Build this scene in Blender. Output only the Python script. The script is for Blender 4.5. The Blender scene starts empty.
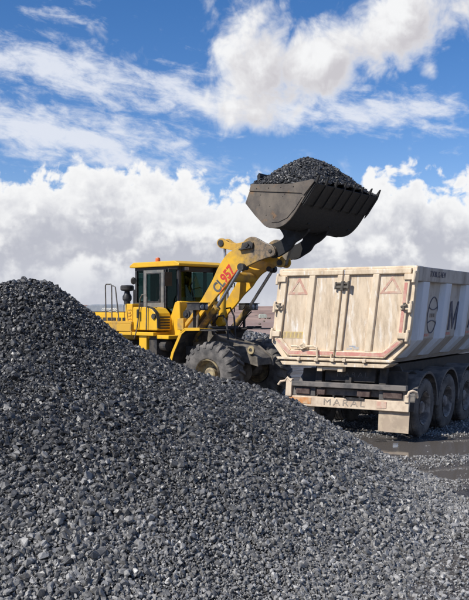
import bpy, math, random
import numpy as np
from mathutils import Vector, Matrix
random.seed(7); RNG = np.random.default_rng(7)
R = math.radians
S = bpy.context.scene
C = S.collection

# ------------------------------------------------------------------ camera
cam_d = bpy.data.cameras.new('camera'); cam = bpy.data.objects.new('camera', cam_d); C.objects.link(cam)
cam.location = (0, 0, 2.3); cam.rotation_euler = (R(90 + 0.56), 0, 0)
cam_d.sensor_fit = 'HORIZONTAL'; cam_d.sensor_width = 36; cam_d.lens = 36 * 880 / 469
cam_d.clip_start = 0.1; cam_d.clip_end = 9000
S.camera = cam
S.view_settings.view_transform = 'Standard'; S.view_settings.look = 'None'
S.view_settings.exposure = 0.25; S.view_settings.gamma = 1.0

# ------------------------------------------------------------------ sun and sky
SUN_AZ = 56      # degrees to the left of straight behind the camera
SUN_EL = 44
sd = Vector((-math.sin(R(SUN_AZ)) * math.cos(R(SUN_EL)), -math.cos(R(SUN_AZ)) * math.cos(R(SUN_EL)), math.sin(R(SUN_EL))))
sl = bpy.data.lights.new('sun', 'SUN'); sl.energy = 4.3; sl.angle = R(0.53); sl.color = (1.0, 0.955, 0.89)
so = bpy.data.objects.new('sun', sl); C.objects.link(so)
so.rotation_euler = sd.to_track_quat('Z', 'Y').to_euler(); so.location = sd * 50

W = bpy.data.worlds.new('World'); S.world = W; W.use_nodes = True
nt = W.node_tree; nt.nodes.clear()
class NB:
    """small helper for writing node graphs"""
    def __init__(s, nt): s.nt = nt
    def n(s, typ, **kw):
        o = s.nt.nodes.new(typ)
        for k, v in kw.items(): setattr(o, k, v)
        return o
    def put(s, inp, v):
        if isinstance(v, bpy.types.NodeSocket): s.nt.links.new(v, inp)
        else: inp.default_value = v
    def m(s, op, a, b=0.0, c=0.0, clamp=False):
        o = s.n('ShaderNodeMath', operation=op, use_clamp=clamp)
        s.put(o.inputs[0], a); s.put(o.inputs[1], b)
        if op in ('MULTIPLY_ADD', 'SMOOTH_MIN', 'SMOOTH_MAX'): s.put(o.inputs[2], c)
        return o.outputs[0]
    def vec(s, x, y, z=0.0):
        o = s.n('ShaderNodeCombineXYZ'); s.put(o.inputs[0], x); s.put(o.inputs[1], y); s.put(o.inputs[2], z); return o.outputs[0]
    def noise(s, v, scale, detail=6, rough=0.55, dist=0.0, dims='3D'):
        o = s.n('ShaderNodeTexNoise', noise_dimensions=dims)
        s.put(o.inputs['Vector'], v); o.inputs['Scale'].default_value = scale; o.inputs['Detail'].default_value = detail
        o.inputs['Roughness'].default_value = rough; o.inputs['Distortion'].default_value = dist
        return o.outputs['Fac']
    def mr(s, v, a, b, c=0.0, d=1.0, smooth=True):
        o = s.n('ShaderNodeMapRange', interpolation_type='SMOOTHSTEP' if smooth else 'LINEAR')
        s.put(o.inputs['Value'], v); s.put(o.inputs['From Min'], a); s.put(o.inputs['From Max'], b)
        s.put(o.inputs['To Min'], c); s.put(o.inputs['To Max'], d); return o.outputs['Result']
    def mapping(s, v, loc=(0, 0, 0), rot=0.0, sc=(1, 1, 1), typ='TEXTURE'):
        o = s.n('ShaderNodeMapping', vector_type=typ); s.put(o.inputs['Vector'], v)
        o.inputs['Location'].default_value = loc; o.inputs['Rotation'].default_value = (0, 0, rot); o.inputs['Scale'].default_value = sc
        return o.outputs['Vector']
    def blob(s, v, x, y, rx, ry, rot=0.0, amp=1.0):
        g = s.n('ShaderNodeTexGradient', gradient_type='SPHERICAL')
        s.put(g.inputs[0], s.mapping(v, (x, y, 0), R(rot), (rx, ry, 1)))
        return s.m('MULTIPLY', g.outputs['Fac'], amp)

# Mix node sockets share names between data types, so write a plainer mixer
def cmix(nb, f, a, b, blend='MIX'):
    o = nb.nt.nodes.new('ShaderNodeMixRGB'); o.blend_type = blend
    for i, v in ((0, f), (1, a), (2, b)):
        if isinstance(v, bpy.types.NodeSocket): nb.nt.links.new(v, o.inputs[i])
        elif i == 0: o.inputs[0].default_value = v
        else: o.inputs[i].default_value = (*v[:3], 1)
    return o.outputs[0]

b = NB(nt)
out = b.n('ShaderNodeOutputWorld'); bg = b.n('ShaderNodeBackground'); nt.links.new(bg.outputs[0], out.inputs[0])
bg.inputs['Strength'].default_value = 0.1
sky = b.n('ShaderNodeTexSky', sky_type='NISHITA'); sky.sun_disc = False
sky.sun_elevation = R(SUN_EL); sky.sun_rotation = R(180 + SUN_AZ)
sky.altitude = 900; sky.air_density = 1.0; sky.dust_density = 0.25; sky.ozone_density = 2.5
tc = b.n('ShaderNodeTexCoord'); sp = b.n('ShaderNodeSeparateXYZ'); nt.links.new(tc.outputs['Generated'], sp.inputs[0])
dx, dy, dz = sp.outputs
az = b.m('ARCTAN2', dx, dy); el = b.m('ARCSINE', dz)
# cloud coordinates: hundreds of "map units" of azimuth and elevation (8.8 units to the radian)
U = b.m('MULTIPLY_ADD', az, 8.8, 2.345); V = b.m('MULTIPLY_ADD', el, -8.8, 3.086)
UV = b.vec(U, V)
def puff(uv, scale, amp):
    v = b.n('ShaderNodeTexVoronoi', feature='F1', voronoi_dimensions='2D', normalize=True); v.inputs['Scale'].default_value = scale; v.inputs['Detail'].default_value = 2.4
    v.inputs['Roughness'].default_value = .55; v.inputs['Lacunarity'].default_value = 2.3
    wv = b.n('ShaderNodeTexNoise', noise_dimensions='2D'); nt.links.new(uv, wv.inputs['Vector']); wv.inputs['Scale'].default_value = 4; wv.inputs['Detail'].default_value = 3
    ad = b.n('ShaderNodeVectorMath', operation='MULTIPLY_ADD'); nt.links.new(wv.outputs['Color'], ad.inputs[0]); ad.inputs[1].default_value = (.16, .16, 0); nt.links.new(uv, ad.inputs[2])
    nt.links.new(ad.outputs[0], v.inputs['Vector'])
    return b.m('MULTIPLY_ADD', v.outputs['Distance'], -amp * 1.6, amp * .5)
def cumulus(uv):
    terms = [b.blob(uv, 2.55, 0.75, 0.62, 0.85, -8, 1.5), b.blob(uv, 2.35, 1.08, 0.55, 0.42, 0, 1.1),
             b.blob(uv, 3.15, 0.72, 0.85, 0.52, -28, 1.5), b.blob(uv, 3.95, 0.38, 1.15, 0.5, -22, 1.5), b.blob(uv, 5.2, 0.05, 1.3, 0.6, -10, 1.4),
             b.blob(uv, 2.62, 0.3, 0.28, 0.28, 0, 0.8), b.blob(uv, 4.27, 0.8, 0.2, 0.17, 0, 0.75)]
    t = terms[0]
    for q in terms[1:]: t = b.m('MAXIMUM', t, q)
    n = b.noise(uv, 2.6, 8, 0.58, 0.35, '2D')
    return b.m('ADD', b.m('ADD', t, puff(uv, 3.2, .55)), b.m('MULTIPLY_ADD', n, 1.3, -0.92))
def bank(uv):
    # the heaped-up bank along the horizon: its top edge rises and falls with azimuth
    s_ = b.n('ShaderNodeSeparateXYZ'); nt.links.new(uv, s_.inputs[0])
    e = b.m('MULTIPLY_ADD', b.noise(b.vec(s_.outputs[0], 0.0), 0.9, 1, 0.4), -0.5, 2.12)
    e = b.m('SUBTRACT', e, b.blob(uv, 0.85, 1.95, 0.95, 0.9, 0, 0.22))
    e = b.m('ADD', e, b.blob(uv, 3.1, 1.9, 0.55, 0.9, 0, 0.12))
    t = b.m('MULTIPLY', b.m('SUBTRACT', s_.outputs[1], e), 2.2)
    n = b.noise(uv, 2.6, 8, 0.6, 0.3, '2D')
    return b.m('ADD', b.m('ADD', t, puff(uv, 2.7, 1.15)), b.m('MULTIPLY_ADD', n, 1.5, -0.60))
cu = cumulus(UV); bk = bank(UV)
UVs = b.mapping(UV, (-0.16, -0.14, 0), 0, (1, 1, 1), 'POINT')     # a step towards the sun
cus = cumulus(UVs); bks = bank(UVs)
cir_uv = b.mapping(UV, (0, 0, 0), R(10), (1, 1, 1), 'TEXTURE')
cn = b.noise(b.mapping(cir_uv, (3.1, 1.7, 0), 0, (0.75, 2.3, 1), 'POINT'), 2.0, 9, 0.62, 0.45, '2D')
ct = b.m('MAXIMUM', b.blob(UV, 0.7, 0.80, 2.2, 0.42, 13, 1.55), b.blob(UV, 1.9, 0.98, 1.0, 0.36, 10, 1.5))
for q in [(0.1, 0.68, 1.2, 0.36, 10, 1.1), (0.6, 1.38, 2.3, 0.50, 6, 1.65), (1.3, 1.62, 1.5, 0.3, 4, 1.3), (3.7, 1.17, 1.9, 0.32, 2, 1.5), (-2.0, 0.9, 2.2, 0.9, 0, 1.1), (7.0, 1.2, 2.4, 0.7, 0, 1.2),
          (0.45, 0.22, 0.9, 0.2, 14, 0.55), (1.5, 1.72, 1.4, 0.35, 0, 0.9)]:
    ct = b.m('MAXIMUM', ct, b.blob(UV, *q))
ca = b.m('ADD', ct, b.m('MULTIPLY_ADD', cn, 2.0, -1.3))
ca = b.m('ADD', ca, b.m('MULTIPLY_ADD', b.noise(b.mapping(cir_uv, (0, 0, 0), 0, (.7, 1.5, 1), 'POINT'), 5.5, 7, .62, .2, '2D'), 1.8, -1.0)); cir_a = b.mr(ca, -0.1, 1.25, 0.0, 0.92)
# scattered fair weather cloud over the rest of the sky, away from the photographed sector
far = b.mr(b.m('ABSOLUTE', az), 0.75, 1.1); hi = b.mr(el, 0.5, 0.8)
rest = b.m('MULTIPLY', b.mr(b.noise(tc.outputs['Generated'], 3.2, 7, 0.55, 0.3), 0.52, 0.68), b.m('MAXIMUM', far, hi))
cu_a = b.mr(cu, -0.08, 0.7); bk_a = b.mr(bk, 0.0, 0.32)
lit_cu = b.mr(b.m('SUBTRACT', cu, cus), -0.35, 0.75)
lit_bk = b.mr(b.m('ADD', b.m('SUBTRACT', bk, bks), b.m('MULTIPLY_ADD', b.noise(b.mapping(UV, (0, 0, 0), 0, (.8, 1.5, 1), 'POINT'), 1.3, 4, .5, .3, '2D'), 2.4, -1.2)), 0.0, 1.2)
K = 10.0     # world strength is 0.1
white = tuple(v * K for v in (0.80, 0.80, 0.80)); grey = tuple(v * K for v in (0.43, 0.44, 0.495)); mid = tuple(v * K for v in (0.6, 0.6, 0.63))
warm = tuple(v * K for v in (0.52, 0.50, 0.52))
sk = b.n('ShaderNodeHueSaturation'); sk.inputs['Saturation'].default_value = 1.32; sk.inputs['Value'].default_value = 1.0
nt.links.new(sky.outputs[0], sk.inputs['Color'])
col = cmix(b, cir_a, cmix(b, 1.0, sk.outputs[0], (1.10, .94, 1.04), 'MULTIPLY'), tuple(v * K for v in (0.66, 0.69, 0.76)))
ccol = cmix(b, lit_cu, warm, white)
ccol = cmix(b, b.mr(cu, 0.1, 0.9), white, ccol)
col = cmix(b, b.m('MULTIPLY', cu_a, 0.96), col, ccol)
bcol = cmix(b, lit_bk, grey, white)
bcol = cmix(b, b.mr(bk, 0.2, 1.5), white, bcol)
bcol = cmix(b, b.mr(V, 2.45, 3.0, 0.0, 0.75), bcol, tuple(v * K for v in (0.49, 0.51, 0.575)))
bk_sel = b.m('MULTIPLY', bk_a, 0.98)
col = cmix(b, bk_sel, col, bcol)
col = cmix(b, b.m('MULTIPLY', rest, 0.8), col, mid)
nt.links.new(col, bg.inputs['Color'])

# ------------------------------------------------------------------ helpers
def fbm2(x, y, seed=0, octs=4, lac=2.0, gain=0.5):
    def h(ix, iy, s):
        v = (ix.astype(np.int64) * 374761393 + iy.astype(np.int64) * 668265263 + s * 1442695041) & 0x7fffffff
        v = ((v ^ (v >> 13)) * 1274126177) & 0x7fffffff
        return ((v ^ (v >> 16)) & 0xffff) / 65535.0
    t = 0; a = 1; tot = 0
    for o in range(octs):
        ix = np.floor(x); iy = np.floor(y); fx = x - ix; fy = y - iy
        fx = fx * fx * (3 - 2 * fx); fy = fy * fy * (3 - 2 * fy)
        v = (h(ix, iy, seed + o) * (1 - fx) + h(ix + 1, iy, seed + o) * fx) * (1 - fy) + (h(ix, iy + 1, seed + o) * (1 - fx) + h(ix + 1, iy + 1, seed + o) * fx) * fy
        t = t + a * (v - .5); tot += a; a *= gain; x = x * lac + 17.3; y = y * lac + 5.1
    return t / tot * 2

SPLIT = {'wiper', 'seat_belt', 'plate_lamp', 'handrail', 'window', 'rod_end', 'pin', 'crank_pin', 'work_light', 'lamp_glass', 'lens', 'equipment_box', 'hydraulic_hose', 'side_marker_stalk', 'air_tank', 'cross_tube', 'bucket_ear', 'side_reflector', 'skid', 'reflective_tape', 'latch_rod', 'torn_sticker', 'grille_slat'}
class MB:
    """collects polygons, then becomes ONE mesh object"""
    def __init__(s): s.v = []; s.f = []
    def add(s, vs, fs):
        o = len(s.v); s.v += [tuple(p) for p in vs]; s.f += [tuple(i + o for i in f) for f in fs]; return s
    def box(s, x0, x1, y0, y1, z0, z1):
        return s.add([(x0,y0,z0),(x1,y0,z0),(x1,y1,z0),(x0,y1,z0),(x0,y0,z1),(x1,y0,z1),(x1,y1,z1),(x0,y1,z1)],
                     [(0,3,2,1),(4,5,6,7),(0,1,5,4),(1,2,6,5),(2,3,7,6),(3,0,4,7)])
    def prism(s, pts, a0, a1, axis='y', a0b=None):
        """outline pts (u,w) pushed along an axis: y -> (x,z), x -> (y,z), z -> (x,y)"""
        def P(u, w, a): return {'y': (u, a, w), 'x': (a, u, w), 'z': (u, w, a)}[axis]
        n = len(pts); vs = [P(u, w, a0) for u, w in pts] + [P(u, w, a1) for u, w in pts]
        area = sum(pts[i][0] * pts[(i+1) % n][1] - pts[(i+1) % n][0] * pts[i][1] for i in range(n))
        fl = (area > 0) == (a1 > a0)
        if axis == 'y': fl = not fl
        fs = [tuple(range(n))[::-1], tuple(range(n, 2*n))] + [(i, (i+1) % n, (i+1) % n + n, i + n) for i in range(n)]
        if not fl: fs = [f[::-1] for f in fs]
        return s.add(vs, fs)
    def ring(s, outer, inner, a0, a1, axis='y'):
        n = len(outer)
        for i in range(n):
            j = (i + 1) % n
            s.prism([outer[i], outer[j], inner[j], inner[i]], a0, a1, axis)
        return s
    def strip(s, pts, wid, a0, a1, axis='y', closed=False):
        """a band of given width that follows a polyline, pushed along an axis"""
        P = [Vector(p) for p in pts]; n = len(P); L = []; Rr = []
        for i in range(n):
            d0 = (P[i] - P[i-1]).normalized() if (i > 0 or closed) else (P[1] - P[0]).normalized()
            d1 = (P[(i+1) % n] - P[i]).normalized() if (i < n-1 or closed) else d0
            t = (d0 + d1); t = t.normalized() if t.length > 1e-6 else d1
            nn = Vector((-t.y, t.x)); k = 1 / max(.5, nn.dot(Vector((-d0.y, d0.x))))
            L.append(P[i] + nn * wid/2*k); Rr.append(P[i] - nn * wid/2*k)
        for i in range(n if closed else n-1):
            j = (i+1) % n
            s.prism([tuple(L[i]), tuple(Rr[i]), tuple(Rr[j]), tuple(L[j])], a0, a1, axis)
        return s
    def tube(s, pts, r, n=12, cap=True):
        P = [Vector(p) for p in pts]; rr = r if isinstance(r, (list, tuple)) else [r] * len(P)
        o = len(s.v); up = None
        for i, p in enumerate(P):
            t = (P[min(i+1, len(P)-1)] - P[max(i-1, 0)]).normalized()
            if up is None: up = t.orthogonal().normalized()
            up = (up - t * up.dot(t)).normalized(); q = t.cross(up)
            for k in range(n):
                a = 2*math.pi*k/n; s.v.append(tuple(p + (up*math.cos(a) + q*math.sin(a)) * rr[i]))
        for i in range(len(P)-1):
            for k in range(n): s.f.append((o+i*n+k, o+i*n+(k+1) % n, o+(i+1)*n+(k+1) % n, o+(i+1)*n+k))
        if cap: s.f.append(tuple(o+k for k in range(n))[::-1]); s.f.append(tuple(o+(len(P)-1)*n+k for k in range(n)))
        return s
    def cyl(s, p, q, r, n=20): return s.tube([p, q], r, n)
    def lathe(s, prof, n=48, axis='y', c=(0, 0, 0)):
        """profile (r, a) turned about an axis through c"""
        o = len(s.v); m = len(prof)
        for k in range(n):
            t = 2*math.pi*k/n
            for r, a in prof:
                u, w = r*math.cos(t), r*math.sin(t)
                p = {'y': (u, a, w), 'z': (u, w, a), 'x': (a, u, w)}[axis]; s.v.append((p[0]+c[0], p[1]+c[1], p[2]+c[2]))
        for k in range(n):
            for i in range(m-1): s.f.append((o+k*m+i, o+((k+1) % n)*m+i, o+((k+1) % n)*m+i+1, o+k*m+i+1))
        return s
    def map(s, fn): s.v = [fn(*p) for p in s.v]; return s
    def pieces(s):
        """the separate pieces: connected polygons, joined further where their boxes touch"""
        par = list(range(len(s.v)))
        def find(i):
            while par[i] != i: par[i] = par[par[i]]; i = par[i]
            return i
        for f in s.f:
            for k in f[1:]: par[find(k)] = find(f[0])
        G = {}
        for f in s.f: G.setdefault(find(f[0]), []).append(f)
        items = []
        for fs in G.values():
            P = np.array([s.v[i] for f in fs for i in f]); items.append([P.min(0) - .004, P.max(0) + .004, fs])
        done = False
        while not done:
            done = True
            for i in range(len(items)):
                for j in range(i+1, len(items)):
                    if (items[i][0] <= items[j][1]).all() and (items[j][0] <= items[i][1]).all():
                        items[i] = [np.minimum(items[i][0], items[j][0]), np.maximum(items[i][1], items[j][1]), items[i][2] + items[j][2]]
                        items.pop(j); done = False; break
                if not done: break
        out = []
        for _, _, fs in items:
            m = MB(); ids = sorted({i for f in fs for i in f}); mp = {k: n for n, k in enumerate(ids)}
            m.v = [s.v[i] for i in ids]; m.f = [tuple(mp[i] for i in f) for f in fs]; out.append(m)
        return out
    def build(s, name, mat, parent=None, bevel=0.0, smooth=False, seg=2, whole=False):
        if name in SPLIT and not whole:
            ps = s.pieces()
            if len(ps) > 1:
                obs = [p_.build(name, mat, parent, bevel, smooth, seg, True) for p_ in ps]
                return obs[0]
        me = bpy.data.meshes.new(name); me.from_pydata(s.v, [], s.f); me.update()
        import bmesh
        bm = bmesh.new(); bm.from_mesh(me); bmesh.ops.recalc_face_normals(bm, faces=bm.faces); bm.to_mesh(me); bm.free()
        me.materials.append(mat)
        if smooth:
            me.polygons.foreach_set('use_smooth', [True] * len(me.polygons)); me.set_sharp_from_angle(angle=R(32))
        o = bpy.data.objects.new(name, me); C.objects.link(o); o.parent = parent
        if bevel:
            m = o.modifiers.new('bevel', 'BEVEL'); m.width = bevel; m.segments = seg; m.limit_method = 'ANGLE'; m.angle_limit = R(35)
        return o
def empty(name, loc, rz, label, cat, group=None):
    o = bpy.data.objects.new(name, None); C.objects.link(o); o.location = loc; o.rotation_euler = (0, 0, rz)
    tag(o, label, cat, group); return o
def tag(o, label=None, cat=None, group=None, kind=None):
    if label: o['label'] = label
    if cat: o['category'] = cat
    if group: o['group'] = group
    if kind: o['kind'] = kind
    return o
def copy_tree(o, parent):
    c = o.copy(); C.objects.link(c); c.parent = parent
    for ch in list(o.children): copy_tree(ch, c)
    return c
def spline(P, k=4):
    """closed outline smoothed through its points"""
    n = len(P); out_ = []
    for i in range(n):
        a, b_, c_, d_ = (np.array(P[(i+o) % n]) for o in (-1, 0, 1, 2))
        for j in range(k):
            t_ = j / k; out_.append(tuple(.5 * ((2*b_) + (c_-a)*t_ + (2*a-5*b_+4*c_-d_)*t_**2 + (3*b_-a-3*c_+d_)*t_**3)))
    return out_
def text(name, body, mat, parent, M, size, bold=0.0, shear=0.0, sx=1.0, fn=None, thick=0.003, spacing=1.0):
    cu_ = bpy.data.curves.new(name, 'FONT'); cu_.body = body; cu_.size = size; cu_.offset = bold; cu_.shear = shear; cu_.extrude = thick; cu_.space_character = spacing
    cu_.align_x = 'CENTER'; cu_.align_y = 'CENTER'; cu_.resolution_u = 4
    t = bpy.data.objects.new(name, cu_); C.objects.link(t); dg = bpy.context.evaluated_depsgraph_get(); dg.update()
    me = bpy.data.meshes.new_from_object(t.evaluated_get(dg)); bpy.data.objects.remove(t); me.name = name
    for v in me.vertices:
        p = M @ Vector((v.co.x * sx, v.co.y, v.co.z)); v.co = fn(*p) if fn else p
    me.materials.clear(); me.materials.append(mat)
    o = bpy.data.objects.new(name, me); C.objects.link(o); o.parent = parent; return o

# ------------------------------------------------------------------ materials
def mat(name, c1, c2=None, scale=3.0, rough=0.6, rough2=None, metal=0.0, bump=0.0, bscale=40.0, lo=0.4, hi=0.6, stretch=(1, 1, 1), detail=6,
        c3=None, s3=8.0, lo3=0.55, hi3=0.7, st3=(1, 1, 1), spec=0.5, nrough=0.6):
    M = bpy.data.materials.new(name); M.use_nodes = True; t = M.node_tree; q = NB(t)
    p = t.nodes['Principled BSDF']; p.inputs['Metallic'].default_value = metal; p.inputs['Specular IOR Level'].default_value = spec
    g = q.n('ShaderNodeTexCoord'); oc = g.outputs['Object']
    if c2 is None: p.inputs['Base Color'].default_value = (*c1, 1); p.inputs['Roughness'].default_value = rough
    else:
        f = q.mr(q.noise(q.mapping(oc, (0, 0, 0), 0, stretch, 'POINT'), scale, detail, nrough), lo, hi)
        c = cmix(q, f, c1, c2)
        if c3: 
            f3 = q.mr(q.noise(q.mapping(oc, (5.2, 1.3, 2.2), 0, st3, 'POINT'), s3, 8, 0.68), lo3, hi3); c = cmix(q, f3, c, c3)
        t.links.new(c, p.inputs['Base Color'])
        t.links.new(q.mr(f, 0, 1, rough, rough2 if rough2 is not None else rough), p.inputs['Roughness'])
    if bump:
        bn = q.n('ShaderNodeBump'); bn.inputs['Strength'].default_value = bump; bn.inputs['Distance'].default_value = 0.02
        t.links.new(q.noise(oc, bscale, 5, 0.6), bn.inputs['Height']); t.links.new(bn.outputs[0], p.inputs['Normal'])
    return M
DUST = (0.40, 0.31, 0.215)
M_yel = mat('yellow_paint', (0.78, 0.45, 0.020), (0.64, 0.36, 0.030), 2.5, 0.38, 0.6, lo=.35, hi=.75, c3=(0.30, 0.21, 0.09), s3=3.2, lo3=0.55, hi3=0.85, bump=0.04, bscale=8)
M_yeld = mat('dusty_yellow_paint', (0.60, 0.34, 0.035), (0.32, 0.21, 0.08), 3.5, 0.55, 0.8, lo=0.42, hi=0.68, c3=(0.12, 0.09, 0.06), s3=7, lo3=0.6, hi3=0.76, bump=0.08, bscale=14)
M_cyl = mat('grimy_cylinder_paint', (0.48, 0.29, 0.05), (0.10, 0.08, 0.055), 4.5, 0.55, 0.85, lo=0.36, hi=0.62, bump=0.1, bscale=14)
M_drk = mat('dark_steel', (0.022, 0.022, 0.024), (0.075, 0.066, 0.056), 5, 0.6, 0.85, bump=0.15, bscale=20)
M_frm = mat('dusty_frame_steel', (0.085, 0.074, 0.06), (0.24, 0.21, 0.17), 4, 0.75, 0.9, lo=0.35, hi=0.7, bump=0.15, bscale=18)
M_bkt = mat('worn_bucket_steel', (0.075, 0.062, 0.050), (0.17, 0.142, 0.112), 2.6, 0.55, 0.8, lo=.36, hi=.66, c3=(0.26, 0.14, 0.055), s3=3.2, lo3=0.56, hi3=0.76, bump=0.12, bscale=25, stretch=(1, 1, .6))
M_bktd = mat('shaded_bucket_steel', (0.006, 0.006, 0.0065), (0.016, 0.0155, 0.015), 4, 0.6, 0.8, bump=0.3, bscale=12)  # shade under the raised bucket is put into this near-black colour
M_rub = mat('dusty_rubber', (0.07, 0.066, 0.062), (0.19, 0.175, 0.157), 4, 0.8, 0.95, lo=0.35, hi=0.65, bump=0.25, bscale=30)
M_rim = mat('cream_rim_paint', (0.42, 0.34, 0.19), (0.20, 0.16, 0.11), 6, 0.6, 0.8)
M_trim = mat('truck_rim_steel', (0.32, 0.29, 0.26), (0.14, 0.125, 0.115), 9, 0.65, 0.8)
M_gls = mat('cab_glass', (0.012, 0.03, 0.028), (0.02, 0.04, 0.038), 2, 0.08, 0.14, spec=0.6)
M_gray = mat('grey_cab_trim', (0.13, 0.135, 0.13), (0.19, 0.18, 0.16), 5, 0.5, 0.7)
M_blk = mat('black_plastic', (0.018, 0.018, 0.02), (0.045, 0.042, 0.04), 6, 0.45, 0.65)
M_hood = mat('grey_hood_paint', (0.17, 0.20, 0.235), (0.23, 0.25, 0.27), 3, 0.45, 0.6)
M_chr = mat('chrome_rod', (0.55, 0.56, 0.58), (0.4, 0.4, 0.4), 10, 0.22, 0.4, metal=1.0)
M_org = mat('orange_beacon_plastic', (0.65, 0.13, 0.02), (0.5, 0.1, 0.02), 8, 0.3)
M_red = mat('red_lettering', (0.62, 0.035, 0.02), (0.5, 0.04, 0.03), 12, 0.5)
M_cl = mat('slate_lettering', (0.06, 0.065, 0.075), (0.12, 0.11, 0.10), 12, 0.5)
M_wht = mat('white_lettering', (0.7, 0.68, 0.62), (0.55, 0.55, 0.5), 12, 0.5)
M_lens = mat('lamp_lens', (0.35, 0.35, 0.36), (0.2, 0.2, 0.2), 9, 0.15)
# truck
M_gate = mat('dust_caked_cream_paint', (0.77, 0.635, 0.455), (0.46, 0.345, 0.225), 3.0, 0.75, 0.9, lo=0.36, hi=0.78, stretch=(1.6, 1, 0.7), nrough=0.7,
             c3=(0.82, 0.76, 0.66), s3=5, lo3=0.56, hi3=0.66, st3=(2.2, 1, 0.6), bump=0.2, bscale=6)
M_gatep = mat('dusty_recessed_panel_paint', (0.72, 0.585, 0.42), (0.41, 0.315, 0.215), 3.0, 0.8, 0.92, lo=0.36, hi=0.76, stretch=(2.6, 1, 0.6), nrough=0.75,
              c3=(0.84, 0.80, 0.72), s3=4.2, lo3=0.52, hi3=0.72, st3=(2.6, 1, 0.5), bump=0.22, bscale=5)
M_side = mat('pale_body_paint', (0.54, 0.50, 0.44), (0.38, 0.32, 0.26), 2.2, 0.5, 0.8, lo=0.40, hi=0.72, stretch=(1, 1.2, 0.6), c3=(0.30, 0.25, 0.20), s3=4, lo3=0.58, hi3=0.75)
M_rib = mat('skylit_white_rib_paint', (0.74, 0.79, 0.84), (0.60, 0.62, 0.62), 3.0, 0.45, 0.7, lo=0.45, hi=0.78, stretch=(2, 2, 0.5))  # white paint with pale blue sky light put into its colour
M_pink = mat('faded_red_tape', (0.58, 0.25, 0.20), (0.62, 0.44, 0.33), 6, 0.6, 0.8, lo=0.42, hi=0.66)
M_tri = mat('faded_triangle_red', (0.54, 0.30, 0.225), (0.58, 0.45, 0.34), 9, 0.7, 0.85, lo=0.4, hi=0.62)
M_ytape = mat('faded_yellow_tape', (0.62, 0.47, 0.16), (0.56, 0.44, 0.28), 14, 0.6, 0.8, lo=0.40, hi=0.6, stretch=(3, 1, 1))
M_orng = mat('dusty_orange_reflector', (0.60, 0.26, 0.09), (0.60, 0.42, 0.25), 9, 0.5, 0.8, lo=0.38, hi=0.65)
M_blue = mat('navy_lettering', (0.045, 0.055, 0.10), (0.09, 0.095, 0.13), 14, 0.5)
M_bump = mat('dusty_bumper_paint', (0.74, 0.61, 0.45), (0.52, 0.40, 0.29), 4, 0.8, 0.9, lo=0.36, hi=0.7, stretch=(1.5, 1, 1), c3=(0.28, 0.22, 0.17), s3=7, lo3=0.62, hi3=0.74)
M_flap = mat('dusty_mud_flap_rubber', (0.60, 0.49, 0.35), (0.44, 0.35, 0.26), 4, 0.85, 0.95, c3=(0.24, 0.21, 0.18), s3=4, lo3=0.58, hi3=0.72)
M_chas = mat('dirty_chassis_paint', (0.035, 0.033, 0.032), (0.085, 0.075, 0.065), 5, 0.7, 0.9)
M_fend = mat('dusty_fender_plastic', (0.09, 0.086, 0.083), (0.20, 0.18, 0.16), 4, 0.7, 0.9)
M_letg = mat('worn_grey_lettering', (0.25, 0.22, 0.19), (0.42, 0.34, 0.26), 12, 0.7)

def stone_mat(name, base_lo, base_hi, rough=0.42, wet=False):
    M = bpy.data.materials.new(name); M.use_nodes = True; t = M.node_tree; q = NB(t); p = t.nodes['Principled BSDF']
    at = q.n('ShaderNodeAttribute', attribute_name='shade', attribute_type='GEOMETRY')
    g = q.n('ShaderNodeTexCoord')
    n = q.noise(g.outputs['Object'], 30, 4, 0.65)
    f = q.m('ADD', at.outputs['Fac'], q.m('MULTIPLY_ADD', n, 0.5, -0.25), clamp=True)
    c = cmix(q, f, base_lo, base_hi); t.links.new(c, p.inputs['Base Color'])
    t.links.new(q.mr(n, 0.3, 0.7, rough - 0.12, rough + 0.18), p.inputs['Roughness']); p.inputs['Specular IOR Level'].default_value = 0.6
    bn = q.n('ShaderNodeBump'); bn.inputs['Strength'].default_value = 0.35; bn.inputs['Distance'].default_value = 0.008
    t.links.new(q.noise(g.outputs['Object'], 90, 3, 0.6), bn.inputs['Height']); t.links.new(bn.outputs[0], p.inputs['Normal'])
    return M
M_coal = stone_mat('broken_coal', (0.0165, 0.016, 0.0155), (0.375, 0.365, 0.345), 0.40)
M_coalb = stone_mat('bucket_coal', (0.014, 0.014, 0.0145), (0.15, 0.15, 0.148), 0.42)

# ------------------------------------------------------------------ stones
def make_rocks(k=28):
    import bmesh
    L = []
    for i in range(k):
        bm = bmesh.new(); r = np.random.default_rng(100 + i)
        ax = np.array([1.0, r.uniform(.6, .95), r.uniform(.38, .75)])
        n = int(r.integers(12, 22))
        for j in range(n):
            d = r.normal(size=3); d /= np.abs(d).max() ** .7 * np.linalg.norm(d) ** .3; d *= ax * r.uniform(.86, 1.0)
            bm.verts.new(d * .5)
        res = bmesh.ops.convex_hull(bm, input=bm.verts); bmesh.ops.delete(bm, geom=[g for g in res['geom_interior'] if isinstance(g, bmesh.types.BMVert)], context='VERTS')
        loose = [v for v in bm.verts if not v.link_faces]; bmesh.ops.delete(bm, geom=loose, context='VERTS')
        bmesh.ops.triangulate(bm, faces=bm.faces); bmesh.ops.recalc_face_normals(bm, faces=bm.faces)
        bm.verts.index_update()
        L.append((np.array([v.co[:] for v in bm.verts]), np.array([[v.index for v in f.verts] for f in bm.faces]))); bm.free()
    return L
ROCKS = make_rocks()
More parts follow.
